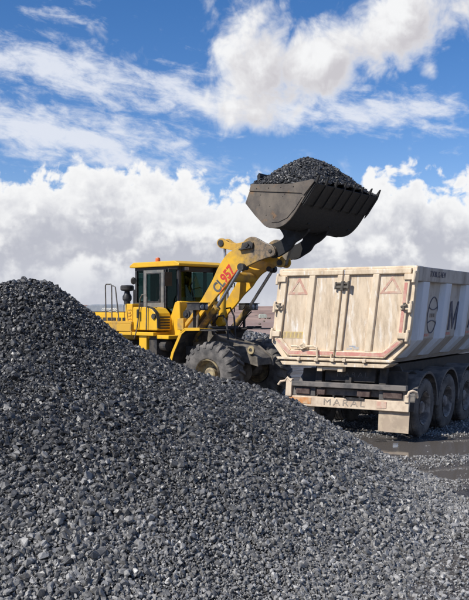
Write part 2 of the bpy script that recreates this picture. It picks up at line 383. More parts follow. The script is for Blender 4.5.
def rand_rot(n, rng):
    q = rng.normal(size=(n, 4)); q /= np.linalg.norm(q, axis=1)[:, None]; w, x, y, z = q.T
    return np.stack([1-2*(y*y+z*z), 2*(x*y-z*w), 2*(x*z+y*w), 2*(x*y+z*w), 1-2*(x*x+z*z), 2*(y*z-x*w), 2*(x*z-y*w), 2*(y*z+x*w), 1-2*(x*x+y*y)], 1).reshape(n, 3, 3)
def rock_mesh(name, pos, size, shade, material, base=None, rng=RNG):
    """one mesh of many separate stones, optionally with a base surface (verts, quads)"""
    V_ = []; F_ = []; A_ = []; off = 0; n = len(pos); kind = rng.integers(0, len(ROCKS), n); rot = rand_rot(n, rng)
    for k, (rv, rf) in enumerate(ROCKS):
        ids = np.where(kind == k)[0]
        if not len(ids): continue
        v = np.einsum('nij,vj->nvi', rot[ids], rv) * size[ids][:, None, None] + pos[ids][:, None, :]
        m = len(rv); V_.append(v.reshape(-1, 3)); A_.append(np.repeat(shade[ids], m))
        F_.append((rf[None] + (np.arange(len(ids)) * m)[:, None, None] + off).reshape(-1, 3)); off += len(ids) * m
    V_ = np.concatenate(V_); A_ = np.concatenate(A_); F_ = np.concatenate(F_)
    if base is not None:
        bv, bf = base; tri = np.concatenate([bf[:, [0, 1, 2]], bf[:, [0, 2, 3]]]) + len(V_)
        V_ = np.concatenate([V_, bv]); A_ = np.concatenate([A_, np.full(len(bv), .1)]); F_ = np.concatenate([F_, tri])
    me = bpy.data.meshes.new(name); nf = len(F_)
    me.vertices.add(len(V_)); me.vertices.foreach_set('co', V_.astype(np.float32).ravel())
    me.loops.add(nf * 3); me.loops.foreach_set('vertex_index', F_.astype(np.int32).ravel())
    me.polygons.add(nf); me.polygons.foreach_set('loop_start', np.arange(0, nf*3, 3, dtype=np.int32)); me.polygons.foreach_set('loop_total', np.full(nf, 3, np.int32))
    me.update(calc_edges=True)
    a = me.attributes.new('shade', 'FLOAT', 'POINT'); a.data.foreach_set('value', A_.astype(np.float32))
    me.polygons.foreach_set('use_smooth', [False] * nf)
    me.materials.append(material); o = bpy.data.objects.new(name, me); C.objects.link(o); return o
def grid(xs, ys, hf):
    X, Y = np.meshgrid(xs, ys); Z = hf(X, Y); v = np.stack([X, Y, Z], -1).reshape(-1, 3); nx = len(xs); ny = len(ys)
    i = np.arange(ny-1)[:, None] * nx + np.arange(nx-1)[None]; i = i.ravel()
    return v, np.stack([i, i+1, i+1+nx, i+nx], 1)
def grid_obj(name, xs, ys, hf, m, smooth=True):
    v, f = grid(xs, ys, hf); me = bpy.data.meshes.new(name); me.from_pydata(v.tolist(), [], f.tolist()); me.materials.append(m)
    me.polygons.foreach_set('use_smooth', [smooth] * len(me.polygons)); me.update()
    o = bpy.data.objects.new(name, me); C.objects.link(o); return o

# ------------------------------------------------------------------ terrain
PX, PY = -2.62, 11.0
PROF_R = np.array([0, .3, .5, .7, .97, 1.35, 1.72, 2.2, 2.7, 3.0, 3.3, 3.8, 4.3, 4.7, 5.1, 5.6, 6.4, 30])
PROF_H = np.array([2.64, 2.58, 2.45, 2.30, 2.09, 1.81, 1.63, 1.41, 1.28, 1.20, 1.07, .77, .49, .27, .08, -.08, -.3, -.6])
def pile_h(x, y):
    dx_ = x - PX; dy_ = y - PY
    r = np.sqrt(dx_**2 + (dy_ * np.where(dy_ < 0, .90, .95))**2)
    r = r * (1 + .05 * fbm2(x * .5 + 3, y * .5, 11, 3)) + .09 * fbm2(x * .9, y * .9, 5, 4) * np.clip(r, 0, 1)
    h = np.interp(r, PROF_R, PROF_H)
    # the long shoulder that runs on to the left of the peak, out of the picture
    r2 = np.sqrt(((x + 6.2) * .62)**2 + ((y - 12.0) * .9)**2)
    h2 = np.interp(r2, [0, .6, 3.6, 4.4, 30], [2.2, 2.1, .25, -.05, -.3])
    return np.maximum(h, h2) + .04 * fbm2(x * 2.2, y * 2.2, 9, 3)
def seg(x, y, cx, cy, rx, ry, rot=0):
    c, s_ = math.cos(R(rot)), math.sin(R(rot)); u = ((x-cx)*c + (y-cy)*s_) / rx; w = (-(x-cx)*s_ + (y-cy)*c) / ry
    return 1 - np.sqrt(u*u + w*w)
def puddle(x, y):
    n = .30 * fbm2(x * 1.3, y * 1.8, 31, 4)
    a = seg(x, y, 4.8, 14.65, 3.9, 1.25, 3); c = seg(x, y, 4.6, 12.4, 2.4, .85, 6); d = seg(x, y, 4.2, 10.8, 1.8, .55, 4)
    return np.maximum(np.maximum(a, c), d) + n
def ground_h(x, y):
    near = np.clip((60 - np.hypot(x, y)) / 40, 0, 1)
    h = .022 + .030 * fbm2(x * .9, y * .9, 21, 4) * near + .006 * near
    p = puddle(x, y)
    h = h - .075 * np.clip(p * 2.2, 0, 1) * near
    h = h + .035 * np.clip(1 - np.abs(p + .12) / .25, 0, 1) * near * ((y > 9.5) & (y < 16) & (x > 1.6))
    far_ = np.clip((np.hypot(x, y) - 40) / 200, 0, 1)
    return h + far_ * .5 * fbm2(x * .03, y * .03, 41, 3)
def axis(a, b_, step, ends):
    near = np.arange(a, b_ + 1e-6, step); lo = [near[0]]; s_ = step
    while lo[-1] > -ends: s_ *= 1.22; lo.append(lo[-1] - s_)
    hi_ = [near[-1]]; s_ = step
    while hi_[-1] < ends: s_ *= 1.22; hi_.append(hi_[-1] + s_)
    return np.concatenate([np.array(lo[1:])[::-1], near, np.array(hi_[1:])])
Mg = bpy.data.materials.new('coal_yard_ground'); Mg.use_nodes = True; t = Mg.node_tree; q = NB(t); p = t.nodes['Principled BSDF']
g = q.n('ShaderNodeTexCoord'); oc = g.outputs['Object']; s3 = q.n('ShaderNodeSeparateXYZ'); t.links.new(oc, s3.inputs[0])
d = q.m('ADD', s3.outputs[1], q.m('MULTIPLY_ADD', q.noise(oc, .06, 4, .6), 60, -30))
mud = cmix(q, q.mr(q.noise(oc, 1.6, 8, .65), .38, .62), (0.030, 0.027, 0.025), (0.085, 0.074, 0.064))
mud = cmix(q, q.mr(q.noise(oc, 30, 5, .7), .5, .66), mud, (0.14, 0.135, 0.13))
earth = cmix(q, q.mr(q.noise(q.mapping(oc, (0,0,0), 0, (1, .35, 1), 'POINT'), .05, 8, .65), .38, .62), (0.27, 0.165, 0.115), (0.36, 0.25, 0.19))
earth = cmix(q, q.mr(q.noise(oc, .5, 6, .7), .55, .68), earth, (0.10, 0.085, 0.075))
t.links.new(cmix(q, q.mr(d, 42, 75), mud, earth), p.inputs['Base Color'])
t.links.new(q.mr(q.noise(oc, 1.1, 5, .6), .4, .6, .38, .9), p.inputs['Roughness'])
bn = q.n('ShaderNodeBump'); bn.inputs['Strength'].default_value = .9; bn.inputs['Distance'].default_value = .03
t.links.new(q.noise(oc, 14, 8, .7), bn.inputs['Height']); t.links.new(bn.outputs[0], p.inputs['Normal'])
tag(grid_obj('ground', axis(-2, 9, .06, 4000), axis(5, 20, .06, 6000), ground_h, Mg), kind='structure')

Mw = bpy.data.materials.new('muddy_water'); Mw.use_nodes = True; t = Mw.node_tree; q = NB(t); p = t.nodes['Principled BSDF']
p.inputs['Base Color'].default_value = (.125, .112, .10, 1); p.inputs['Roughness'].default_value = .05; p.inputs['IOR'].default_value = 1.33
bn = q.n('ShaderNodeBump'); bn.inputs['Strength'].default_value = .12; bn.inputs['Distance'].default_value = .01
g = q.n('ShaderNodeTexCoord'); t.links.new(q.noise(g.outputs['Object'], 5, 3, .5), bn.inputs['Height']); t.links.new(bn.outputs[0], p.inputs['Normal'])
w = MB(); w.add([(1.0, 9.6, -.002), (9, 9.6, -.002), (9, 16.6, -.002), (1.0, 16.6, -.002)], [(0, 1, 2, 3)])
tag(w.build('puddle_water', Mw), kind='structure')

# far hills
Mh = mat('bare_hill_earth', (0.24, 0.15, 0.11), (0.37, 0.25, 0.19), .05, .9, stretch=(1, .3, 1), c3=(0.15, 0.105, 0.09), s3=.10, lo3=.5, hi3=.62, st3=(1, .25, 1))
def hill_h(x, y):
    ridge = np.exp(-((y - 520) / 190)**2)
    rise = np.clip((y - 90) / 330, 0, 1)**.8 * (1.15 + .9 * fbm2(x * .03, y * .02, 55, 4)) * np.clip((y - 90) / 60, 0, 1)
    return np.maximum(-1 + rise * 2.2, -1 + ridge * (5.6 + 1.6 * fbm2(x * .012, y * .004, 51, 4) + .5 * fbm2(x * .06, y * .03, 52, 3)))
tag(grid_obj('hill', np.arange(-700, 701, 10.), np.arange(60, 1100, 12.), hill_h, Mh), kind='structure')

# ------------------------------------------------------------------ coal
def scatter(n, x0, x1, y0, y1, keep, rng):
    xs = []; ys = []; c_ = 0
    while c_ < n:
        x = rng.uniform(x0, x1, 60000); y = rng.uniform(y0, y1, 60000); k = rng.uniform(0, 1, 60000) < keep(x, y)
        xs.append(x[k]); ys.append(y[k]); c_ += k.sum()
    return np.concatenate(xs)[:n], np.concatenate(ys)[:n]
def keep_pile(x, y):
    k = ((x < .30 * y + .9) & (x > -.30 * y - 2.6) & (pile_h(x, y) > ground_h(x, y) - .02)).astype(float)
    behind = np.clip((y - (PY + .9)) / 1.2, 0, 1); return k * (1 - .8 * behind)
NP = 350000
x, y = scatter(NP, -7.5, 4.5, 4.2, 16.5, keep_pile, RNG)
sz = np.clip(np.exp(RNG.normal(math.log(.0265), .48, NP)), .009, .085) * (1 + .38 * fbm2(x * .7 + 9, y * .45, 91, 3))
z = np.maximum(pile_h(x, y), ground_h(x, y)) + sz * RNG.uniform(-.1, .42, NP)
sh = np.clip(RNG.beta(.7, 3.0, NP) + .10 * fbm2(x * .8, y * .8, 61, 3) + (RNG.uniform(0, 1, NP) < .012) * .7, 0, 1)
foot = np.clip((1.25 - pile_h(x, y)) / 1.1, 0, 1); sh = np.clip(sh * (.58 + .5 * foot) + foot * (.31 + .10 * fbm2(x * 1.1, y * 1.1, 71, 3)), 0, 1)   # white fade painted into the stone colour low on the heap, darker above
bvf = grid(np.arange(-11, 4.61, .1), np.arange(3, 19.1, .1), lambda a, c: pile_h(a, c) - .02)
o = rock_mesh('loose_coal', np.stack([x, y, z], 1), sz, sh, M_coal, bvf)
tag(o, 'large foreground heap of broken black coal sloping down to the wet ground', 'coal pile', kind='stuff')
NG = 45000
def keep_gravel(x, y):
    ph = pile_h(x, y); foot_ = np.exp(-np.clip(-(ph), 0, 9) * 9.0); pd = puddle(x, y)
    rim = np.clip(1 - np.abs(pd + .12) / .22, 0, 1) * ((y > 9.3) & (y < 16.2))
    w_ = (.06 + .8 * np.clip(foot_ * (ph > -.25), 0, 1) + .75 * rim) * (ph < .06) * (pd < .10)
    return np.clip(w_ + .9 * ((y < 9.8) & (x < .29 * y + 1) & (ph < .06)), 0, 1) * (x < .30 * y + 1.2)
x, y = scatter(NG, -1.5, 9, 4.2, 24, keep_gravel, RNG)
sz = np.clip(np.exp(RNG.normal(math.log(.026), .42, NG)), .010, .07); sz = np.where((y < 9.8), sz * 1.1, sz)
z = ground_h(x, y) + sz * RNG.uniform(-.1, .3, NG)
sh = np.clip(RNG.beta(1.6, 3.0, NG) + .22 + (RNG.uniform(0, 1, NG) < .02) * .5, 0, 1)
tag(rock_mesh('loose_gravel', np.stack([x, y, z], 1), sz, sh, M_coal), 'loose grey stones scattered over the wet ground around the puddles', 'gravel', kind='stuff')
# a heap farther back in the yard
def mound_h(x, y):
    return 1.15 * np.exp(-(((x + .6) / 2.6)**2 + ((y - 47) / 4.5)**2)**1.1) + .45 * np.exp(-(((x - 2.6) / 2.4)**2 + ((y - 48) / 3.)**2)) + .14 * fbm2(x * .8, y * .8, 3, 4) - .12
NM = 22000
x = RNG.uniform(-6, 7, NM); y = RNG.uniform(39, 55, NM); sz = np.clip(np.exp(RNG.normal(math.log(.13), .4, NM)), .06, .4)
z = mound_h(x, y) + sz * .1; k = mound_h(x, y) > -.05
o = rock_mesh('loose_coal', np.stack([x, y, z], 1)[k], sz[k], np.clip(RNG.beta(1.2, 3, k.sum()) + .05, 0, 1), M_coal, grid(np.arange(-8, 9, .35), np.arange(37, 57, .35), mound_h))
tag(o, 'low grey heap of coal far behind the loader, in front of the brown hills', 'coal heap', kind='stuff')

# cab glass: tinted, see-through
M_gls = bpy.data.materials.new('tinted_cab_glass'); M_gls.use_nodes = True; t = M_gls.node_tree; q = NB(t); t.nodes.remove(t.nodes['Principled BSDF'])
tr = q.n('ShaderNodeBsdfTransparent'); tr.inputs['Color'].default_value = (.34, .445, .435, 1)
gl = q.n('ShaderNodeBsdfGlossy'); gl.inputs['Roughness'].default_value = .04; gl.inputs['Color'].default_value = (.8, .9, .9, 1)
fr = q.n('ShaderNodeFresnel'); fr.inputs['IOR'].default_value = 1.5; mx = q.n('ShaderNodeMixShader')
t.links.new(q.m('MULTIPLY', fr.outputs[0], .13), mx.inputs[0]); t.links.new(tr.outputs[0], mx.inputs[1]); t.links.new(gl.outputs[0], mx.inputs[2])
t.links.new(mx.outputs[0], [n for n in t.nodes if n.type == 'OUTPUT_MATERIAL'][0].inputs[0])

# ------------------------------------------------------------------ wheel loader
LANG = R(35); LO = Vector((.12, 22.55, -.1))
LD = empty('wheel_loader', LO, -LANG, 'yellow wheel loader lifting a full bucket of coal beside the tipper trailer', 'wheel loader')

def tyre_mb(Rr, w, rb, lugs, lr, hub_w):
    m = MB(); h = w / 2
    pr = [(rb, -h*.72), (rb+.035, -h*.9), (Rr*.62, -h*1.03), (Rr*.80, -h*1.02), (Rr*.89, -h*.93), (Rr*.925, -h*.75), (Rr*.93, 0)]
    m.lathe(pr + [(r, -a) for r, a in pr[-2::-1]], 72)
    for s_ in (-1, 1):
        for k in range(lugs):
            th0 = 2*math.pi*(k + (.5 if s_ > 0 else 0))/lugs; st = []
            for yy, rt, rbm, sh, hw in ((.015, 1.0, .90, 0, .036), (h*.42, 1.0, .90, .055, .048), (h*.78, .985, .89, .10, .058), (h*1.0, .94, .85, .115, .062), (h*1.07, .85, .79, .12, .055)):
                c = th0 + sh * lr
                st.append([(math.cos(c+e*hw*lr)*Rr*rr, s_*yy, math.sin(c+e*hw*lr)*Rr*rr) for e, rr in ((-1.15, rbm), (-.85, rt), (.85, rt), (1.15, rbm))])
            vs = [p for a_ in st for p in a_]; fs = []
            for i in range(len(st)-1):
                for j in range(3): fs.append((i*4+j, i*4+j+1, i*4+j+5, i*4+j+4))
            fs += [(0, 3, 2, 1), tuple(len(vs)-4+j for j in range(4))]
            m.add(vs, fs)
    return m
def loader_wheel(loc, flip, parent):
    w = MB(); w.lathe([(.345, .30), (.36, .245), (.325, .22), (.315, .10), (.29, .06), (.16, .05), (.155, .16), (.12, .19), (.0, .19)], 48)
    w.lathe([(.345, -.25), (.325, -.22), (.31, -.02), (.2, .0), (.0, .0)], 48)
    for k in range(12):
        a = 2*math.pi*k/12; w.cyl((.225*math.cos(a), .05, .225*math.sin(a)), (.225*math.cos(a), .085, .225*math.sin(a)), .018, 6)
    wo = w.build('wheel', M_rim, parent, smooth=True); wo.location = loc; wo.rotation_euler = (0, .3, math.pi if flip else 0)
    tyre_mb(.80, .58, .345, 21, 1.1, .3).build('tyre', M_rub, wo, bevel=.012, smooth=True)
    return wo
w0 = loader_wheel((0, 1.1, .8), False, LD)
w1 = copy_tree(w0, LD); w1.location = (0, -1.1, .8); w1.rotation_euler = (0, 1.2, math.pi)
RRZ = -R(9); RL = Vector((-1.65, 0, 0))
def rearpt(p): return RL + Matrix.Rotation(RRZ, 3, 'Z') @ Vector(p)
for s_ in (1, -1):
    w2 = copy_tree(w0, LD); w2.location = rearpt((-1.6, 1.1*s_, .8)); w2.rotation_euler = (0, .6, RRZ + (0 if s_ > 0 else math.pi))
def rear(o): o.location = RL; o.rotation_euler = (0, 0, RRZ); return o

# front frame
m = MB()
side_pl = [(-1.6, .75), (-1.62, 1.25), (-1.32, 2.25), (-1.15, 2.5), (-.92, 2.5), (-.72, 2.1), (-.5, 1.78), (-.37, 1.67), (.38, 1.47), (.80, 1.18), (.82, .96), (.42, 1.05), (.1, .62), (-.4, .5)]
for s_ in (-1, 1): m.prism(side_pl, s_*.32, s_*.37)
m.prism([(-.5, 1.75), (-.37, 1.64), (.37, 1.44), (.77, 1.16), (.79, .99), (.74, .98), (.68, 1.10), (.33, 1.36), (-.4, 1.56), (-.55, 1.68)], -.32, .32)
m.prism([(-1.6, .8), (-1.6, 1.2), (-1.3, 1.3), (-1.3, .7)], -.58, .58); m.prism([(-1.32, 2.25), (-1.15, 2.5), (-.92, 2.5), (-.8, 2.2), (-.9, 1.6), (-1.4, 1.6)], -.66, -.61); m.prism([(-1.32, 2.25), (-1.15, 2.5), (-.92, 2.5), (-.8, 2.2), (-.9, 1.6), (-1.4, 1.6)], .61, .66)
m.box(-1.4, -.95, -.62, .62, 1.55, 1.75)
m.box(-1.3, .1, -.32, .32, .55, .62)
m.cyl((0, -.85, .8), (0, .85, .8), .17, 20); m.lathe([(0, -.3), (.2, -.28), (.32, -.12), (.34, 0), (.32, .12), (.2, .28), (0, .3)], 24, 'y', (0, 0, .8))
m.build('front_frame', M_frm, LD, bevel=.012)
m = MB()
for yy in (-.40,):
    m.lathe([(.05, yy-.03), (.10, yy-.03), (.11, yy), (.10, yy+.03), (.05, yy+.03), (.05, yy-.03)], 24, 'y', (.64, 0, 1.37))
m.build('tow_eye', M_rim, LD, smooth=True)
m = MB(); m.box(-.95, -.5, .63, 1.0, 1.0, 1.45); m.box(-.95, -.5, -1.0, -.63, 1.0, 1.45); m.cyl((-.6, -.5, 1.9), (-.4, .5, 1.9), .05); m.tube([(-.7, -.2, 2.0), (-.5, -.22, 2.2), (-.34, -.22, 2.22), (-.25, -.2, 2.05), (-.2, -.2, 1.6)], .025, 8)
m.tube([(-.8, .2, 2.1), (-.6, .2, 2.4), (-.42, .2, 2.42), (-.3, .2, 2.2), (-.25, .2, 1.6)], .025, 8)
m.build('hydraulic_hose', M_blk, LD, smooth=True)

# boom
near_arm = spline([(-1.25, 2.15), (-1.12, 2.42), (-.84, 2.55), (-.62, 2.83), (-.41, 3.13), (-.26, 3.40), (-.10, 3.62), (.06, 3.78), (.25, 3.88), (.45, 3.97), (.60, 4.11), (.78, 4.17), (.95, 4.12), (1.16, 4.01), (1.34, 3.95),
            (1.45, 3.84), (1.45, 3.71), (1.36, 3.66), (1.2, 3.63), (.9, 3.54), (.6, 3.42), (.34, 3.30), (.15, 3.12), (.01, 2.95), (-.25, 2.74), (-.49, 2.48), (-.70, 2.30), (-1.0, 2.0)], 3)
Mb = mat('boom_paint', (0.74, 0.42, 0.022), (0.55, 0.32, 0.04), 3, .42, .6, bump=.06, bscale=10); t = Mb.node_tree; q = NB(t); p = t.nodes['Principled BSDF']
g = q.n('ShaderNodeTexCoord'); sx_ = q.n('ShaderNodeSeparateXYZ'); t.links.new(g.outputs['Object'], sx_.inputs[0])
edge = q.m('ADD', q.m('MULTIPLY_ADD', sx_.outputs[0], .75, q.m('MULTIPLY', sx_.outputs[2], .25)), q.m('MULTIPLY_ADD', q.noise(g.outputs['Object'], 3.2, 8, .68), 1.3, -.65))
prev = p.inputs['Base Color'].links[0].from_socket
mudc = cmix(q, q.mr(q.noise(g.outputs['Object'], 9, 6, .7), .4, .6), (.24, .175, .11), (.10, .085, .066))
t.links.new(cmix(q, q.mr(edge, 1.0, 1.75), prev, mudc), p.inputs['Base Color'])       # coal and mud caked on the upper end of the arms
for s_ in (-1, 1):
    a = MB().prism(near_arm, s_*.52, s_*.60); a.lathe([(0, s_*.505), (.13, s_*.505), (.13, s_*.53), (0, s_*.53)], 24, 'y', (1.33, 0, 3.80))
    arm = a.build('boom_arm', Mb, LD, bevel=.012)
    pn = MB()
    for px_, pz_, pr_ in ((1.33, 3.80, .05), (.57, 3.42, .07), (-1.1, 2.28, .08)): pn.lathe([(0, s_*.5), (pr_, s_*.5), (pr_, s_*.62), (pr_*.7, s_*.63), (0, s_*.63)], 16, 'y', (px_, 0, pz_))
    for k in range(5): pn.cyl((.62+.05*k+.02, s_*.60, 4.02), (.62+.05*k+.02, s_*.615, 4.02), .01, 6)
    pn.build('pin', M_drk, arm, smooth=True)
    if s_ < 0:
        bk_ = MB(); bk_.prism([(.50, 3.86), (.54, 4.02), (.74, 4.06), (.86, 4.0), (.84, 3.87)], -.60, -.66); bk_.cyl((.70, -.60, 3.955), (.70, -.72, 3.955), .055, 12); bk_.prism([(.45, 3.84), (.47, 3.88), (.80, 3.93), (.82, 3.88)], -.6, -.70)
        bk_.build('pivot_bracket', M_drk, arm, bevel=.006)
        ang = math.atan2(3.60-2.83, -.10+.62) + .02
        Mx = Matrix.Translation((-.02, -.603, 3.17)) @ Matrix(((1, 0, 0, 0), (0, 0, -1, 0), (0, 1, 0, 0), (0, 0, 0, 1))) @ Matrix.Rotation(R(47), 4, 'Z')
        text('lettering', 'CL', M_cl, arm, Mx @ Matrix.Translation((-.265, .0, 0)), .36, bold=.012, shear=-.05, sx=.80)
        text('lettering', '957', M_red, arm, Mx @ Matrix.Translation((.13, .0, 0)), .36, bold=.012, shear=-.05, sx=.80)
        un = MB().box(-.40, .40, -.135-.02, -.135, -.0, .003); un.v = [tuple(Mx @ Vector(v_)) for v_ in un.v]; un.build('underline', M_red, arm)
m = MB(); m.cyl((.05, -.52, 3.2), (.05, .52, 3.2), .13, 24); m.cyl((.60, -.52, 3.85), (.60, .52, 3.85), .09, 20)
m.build('cross_tube', M_yeld, LD, smooth=True)
m = MB()
rock = spline([(-.60, 4.09), (-.54, 4.20), (-.40, 4.21), (-.26, 4.12), (-.02, 4.06), (.35, 4.10), (.75, 4.02), (1.1, 3.86), (1.30, 3.76), (1.46, 3.58), (1.42, 3.44), (1.28, 3.42), (.95, 3.55), (.5, 3.70), (.1, 3.84), (-.3, 3.93), (-.5, 3.97)], 3)
for y0, y1 in ((-.16, -.11), (.11, .16)): m.prism(rock, y0, y1)
m.build('bell_crank', M_yeld, LD, bevel=.01)
m = MB()
m.cyl((-.46, -.19, 4.09), (-.46, .19, 4.09), .085, 20); m.cyl((1.33, -.2, 3.53), (1.33, .2, 3.53), .07, 16)
m.build('crank_pin', M_drk, LD, smooth=True)
m = MB(); m.prism([(1.25, 3.50), (1.33, 3.44), (1.42, 3.48), (1.68, 4.30), (1.62, 4.38), (1.52, 4.34)], -.06, .06); m.build('bucket_link', M_frm, LD, bevel=.01)
m = MB().cyl((-.425, 0, 3.62), (-.56, 0, 2.05), .09, 20); m.cyl((-.56, -.1, 2.05), (-.56, .1, 2.05), .11); tcyl = m.build('tilt_cylinder', M_yel, LD, smooth=True)
MB().cyl((-.46, 0, 4.07), (-.43, 0, 3.6), .038, 16).build('rod', M_chr, tcyl, smooth=True)
for s_ in (-1, 1):
    y_ = s_*.72
    a0, a1, a2 = Vector((-.90, y_, 1.66)), Vector((-.17, y_, 2.44)), Vector((.57, y_, 3.42)); d_ = (a1-a0).normalized()
    m = MB().tube([a0, a0 + d_*.02, a1 - d_*.06, a1 - d_*.06, a1], [.085, .085, .085, .10, .10], 20); m.cyl((a0.x, y_-.07, a0.z), (a0.x, y_+.07, a0.z), .12)
    m.cyl(a1 + Vector((0, -.09, .02)) - d_*.1, a1 + Vector((0, .09, .02)) - d_*.1, .03, 10)
    lc = m.build('lift_cylinder', M_cyl, LD, smooth=True)
    e = (a2 - a1).normalized(); m = MB().cyl(a1, a2 - e*.05, .042, 16); m.build('rod', M_chr, lc, smooth=True)
    m = MB().cyl((a2.x, y_-.06, a2.z), (a2.x, y_+.06, a2.z), .095, 18); m.tube([a1 + Vector((.05, s_*.02, -.12)), a1 + Vector((-.1, s_*.02, -.25)), a0 + Vector((.15, s_*.05, -.03))], .016, 8)
    m.build('rod_end', M_drk, lc, smooth=True)

# bucket
BP = [(3.10, 5.18), (2.89, 4.93), (2.66, 4.62), (2.57, 4.51), (2.48, 4.42), (2.39, 4.35), (2.30, 4.30), (2.20, 4.27), (2.10, 4.26), (2.02, 4.262), (1.95, 4.27), (1.87, 4.295), (1.80, 4.34), (1.56, 4.57), (1.30, 4.86), (1.45, 5.27)]
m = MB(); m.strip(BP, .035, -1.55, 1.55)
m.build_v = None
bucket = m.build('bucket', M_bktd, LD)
for s_ in (-1, 1):
    m = MB(); m.prism([(3.10, 5.20), (2.89, 4.915), (2.66, 4.60), (2.57, 4.49), (2.48, 4.40), (2.39, 4.33), (2.30, 4.28), (2.20, 4.25), (2.10, 4.24), (2.02, 4.243), (1.93, 4.25), (1.86, 4.275), (1.79, 4.32), (1.545, 4.555), (1.275, 4.86), (1.45, 5.27), (2.2, 5.22)], s_*1.55, s_*1.59)
    sp_ = m.build('side_plate', M_bkt, bucket, bevel=.006)
    m = MB(); m.prism([(3.14, 5.22), (2.86, 4.93), (2.80, 4.985), (1.45, 5.13), (1.40, 5.14), (1.45, 5.29), (2.5, 5.21), (3.10, 5.27)], s_*1.585, s_*1.615)
    for k in range(4): m.cyl((1.6+.33*k, s_*1.61, 5.18-.01*k), (1.6+.33*k, s_*1.63, 5.18-.01*k), .016, 6)
    m.build('side_cutter', M_bkt, bucket, bevel=.005)
    m = MB(); arc = [(2.82, 4.90), (2.62, 4.64), (2.42, 4.45), (2.2, 4.37), (2.0, 4.37), (2.18, 4.46), (2.40, 4.62), (2.60, 4.82), (2.72, 4.94)]
    m.prism(arc, s_*1.585, s_*1.605)
    for px_, pz_ in ((1.7, 5.03), (1.66, 4.8), (1.95, 4.75), (2.05, 4.5), (2.3, 4.95), (1.85, 4.55), (2.35, 5.0)): m.cyl((px_, s_*1.585, pz_), (px_, s_*1.60, pz_), .014, 6)
    m.build('wear_plate', M_bkt, bucket, bevel=.004)
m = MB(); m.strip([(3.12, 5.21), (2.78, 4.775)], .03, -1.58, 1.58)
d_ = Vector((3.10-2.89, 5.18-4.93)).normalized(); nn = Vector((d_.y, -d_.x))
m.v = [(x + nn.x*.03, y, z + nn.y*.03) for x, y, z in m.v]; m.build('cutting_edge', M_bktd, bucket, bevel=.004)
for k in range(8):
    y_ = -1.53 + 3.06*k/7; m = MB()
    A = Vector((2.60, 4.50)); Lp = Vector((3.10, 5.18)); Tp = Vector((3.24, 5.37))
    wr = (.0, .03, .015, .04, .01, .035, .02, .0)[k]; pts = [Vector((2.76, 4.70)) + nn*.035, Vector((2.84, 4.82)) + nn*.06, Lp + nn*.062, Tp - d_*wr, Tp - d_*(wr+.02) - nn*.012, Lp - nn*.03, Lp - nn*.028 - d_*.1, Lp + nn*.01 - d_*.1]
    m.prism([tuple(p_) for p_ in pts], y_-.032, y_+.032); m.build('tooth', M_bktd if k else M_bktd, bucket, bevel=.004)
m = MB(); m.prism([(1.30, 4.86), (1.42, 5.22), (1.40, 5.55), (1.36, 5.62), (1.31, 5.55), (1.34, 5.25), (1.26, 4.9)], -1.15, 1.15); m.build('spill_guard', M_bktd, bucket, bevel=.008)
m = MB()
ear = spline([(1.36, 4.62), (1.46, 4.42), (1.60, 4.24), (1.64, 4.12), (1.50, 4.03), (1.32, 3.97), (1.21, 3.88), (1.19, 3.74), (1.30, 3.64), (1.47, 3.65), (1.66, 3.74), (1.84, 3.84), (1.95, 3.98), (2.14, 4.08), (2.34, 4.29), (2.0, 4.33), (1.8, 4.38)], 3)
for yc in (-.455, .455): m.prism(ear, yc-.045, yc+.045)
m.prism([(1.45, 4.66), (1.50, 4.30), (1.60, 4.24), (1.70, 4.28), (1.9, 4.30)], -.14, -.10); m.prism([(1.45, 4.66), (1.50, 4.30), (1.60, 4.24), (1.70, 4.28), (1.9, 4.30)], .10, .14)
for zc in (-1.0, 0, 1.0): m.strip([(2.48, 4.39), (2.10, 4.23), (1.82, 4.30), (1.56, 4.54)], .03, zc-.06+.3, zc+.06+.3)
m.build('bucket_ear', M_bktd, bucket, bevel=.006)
# its load
def load_h(x, y): return 5.17 + .80 * np.exp(-((x - 2.12) / .98)**2 - (np.abs(y + .05) / 1.30)**2.3) + .05 * fbm2(x * 3, y * 3, 81, 3)
NL = 11000
x = RNG.uniform(1.40, 3.12, NL); y = RNG.uniform(-1.53, 1.53, NL); sz = np.clip(np.exp(RNG.normal(math.log(.055), .35, NL)), .025, .11)
z = load_h(x, y) + sz * RNG.uniform(-.2, .4, NL); lipz = np.interp(x, [1.4, 2.6, 3.12], [5.28, 5.15, 5.18]); edge = np.minimum(np.clip((3.16 - x) / .28, 0, 1), np.clip((1.56 - np.abs(y)) / .2, 0, 1))
z = lipz + (z - lipz) * (.15 + .85 * edge**.6)
def load_base(x, y):
    lipz = np.interp(x, [1.4, 2.6, 3.12], [5.28, 5.15, 5.18]); e = np.minimum(np.clip((3.16 - x) / .28, 0, 1), np.clip((1.56 - np.abs(y)) / .2, 0, 1))
    return lipz - .03 + (load_h(x, y) - lipz) * (.15 + .85 * e**.6)
o = rock_mesh('loose_coal', np.stack([x, y, z], 1), sz, np.clip(RNG.beta(.9, 5, NL), 0, 1), M_coalb, grid(np.linspace(1.40, 3.06, 30), np.linspace(-1.54, 1.54, 50), load_base))
o.location = LO; o.rotation_euler = (0, 0, -LANG); tag(o, 'heaped load of black coal in the raised loader bucket', 'coal load', kind='stuff')

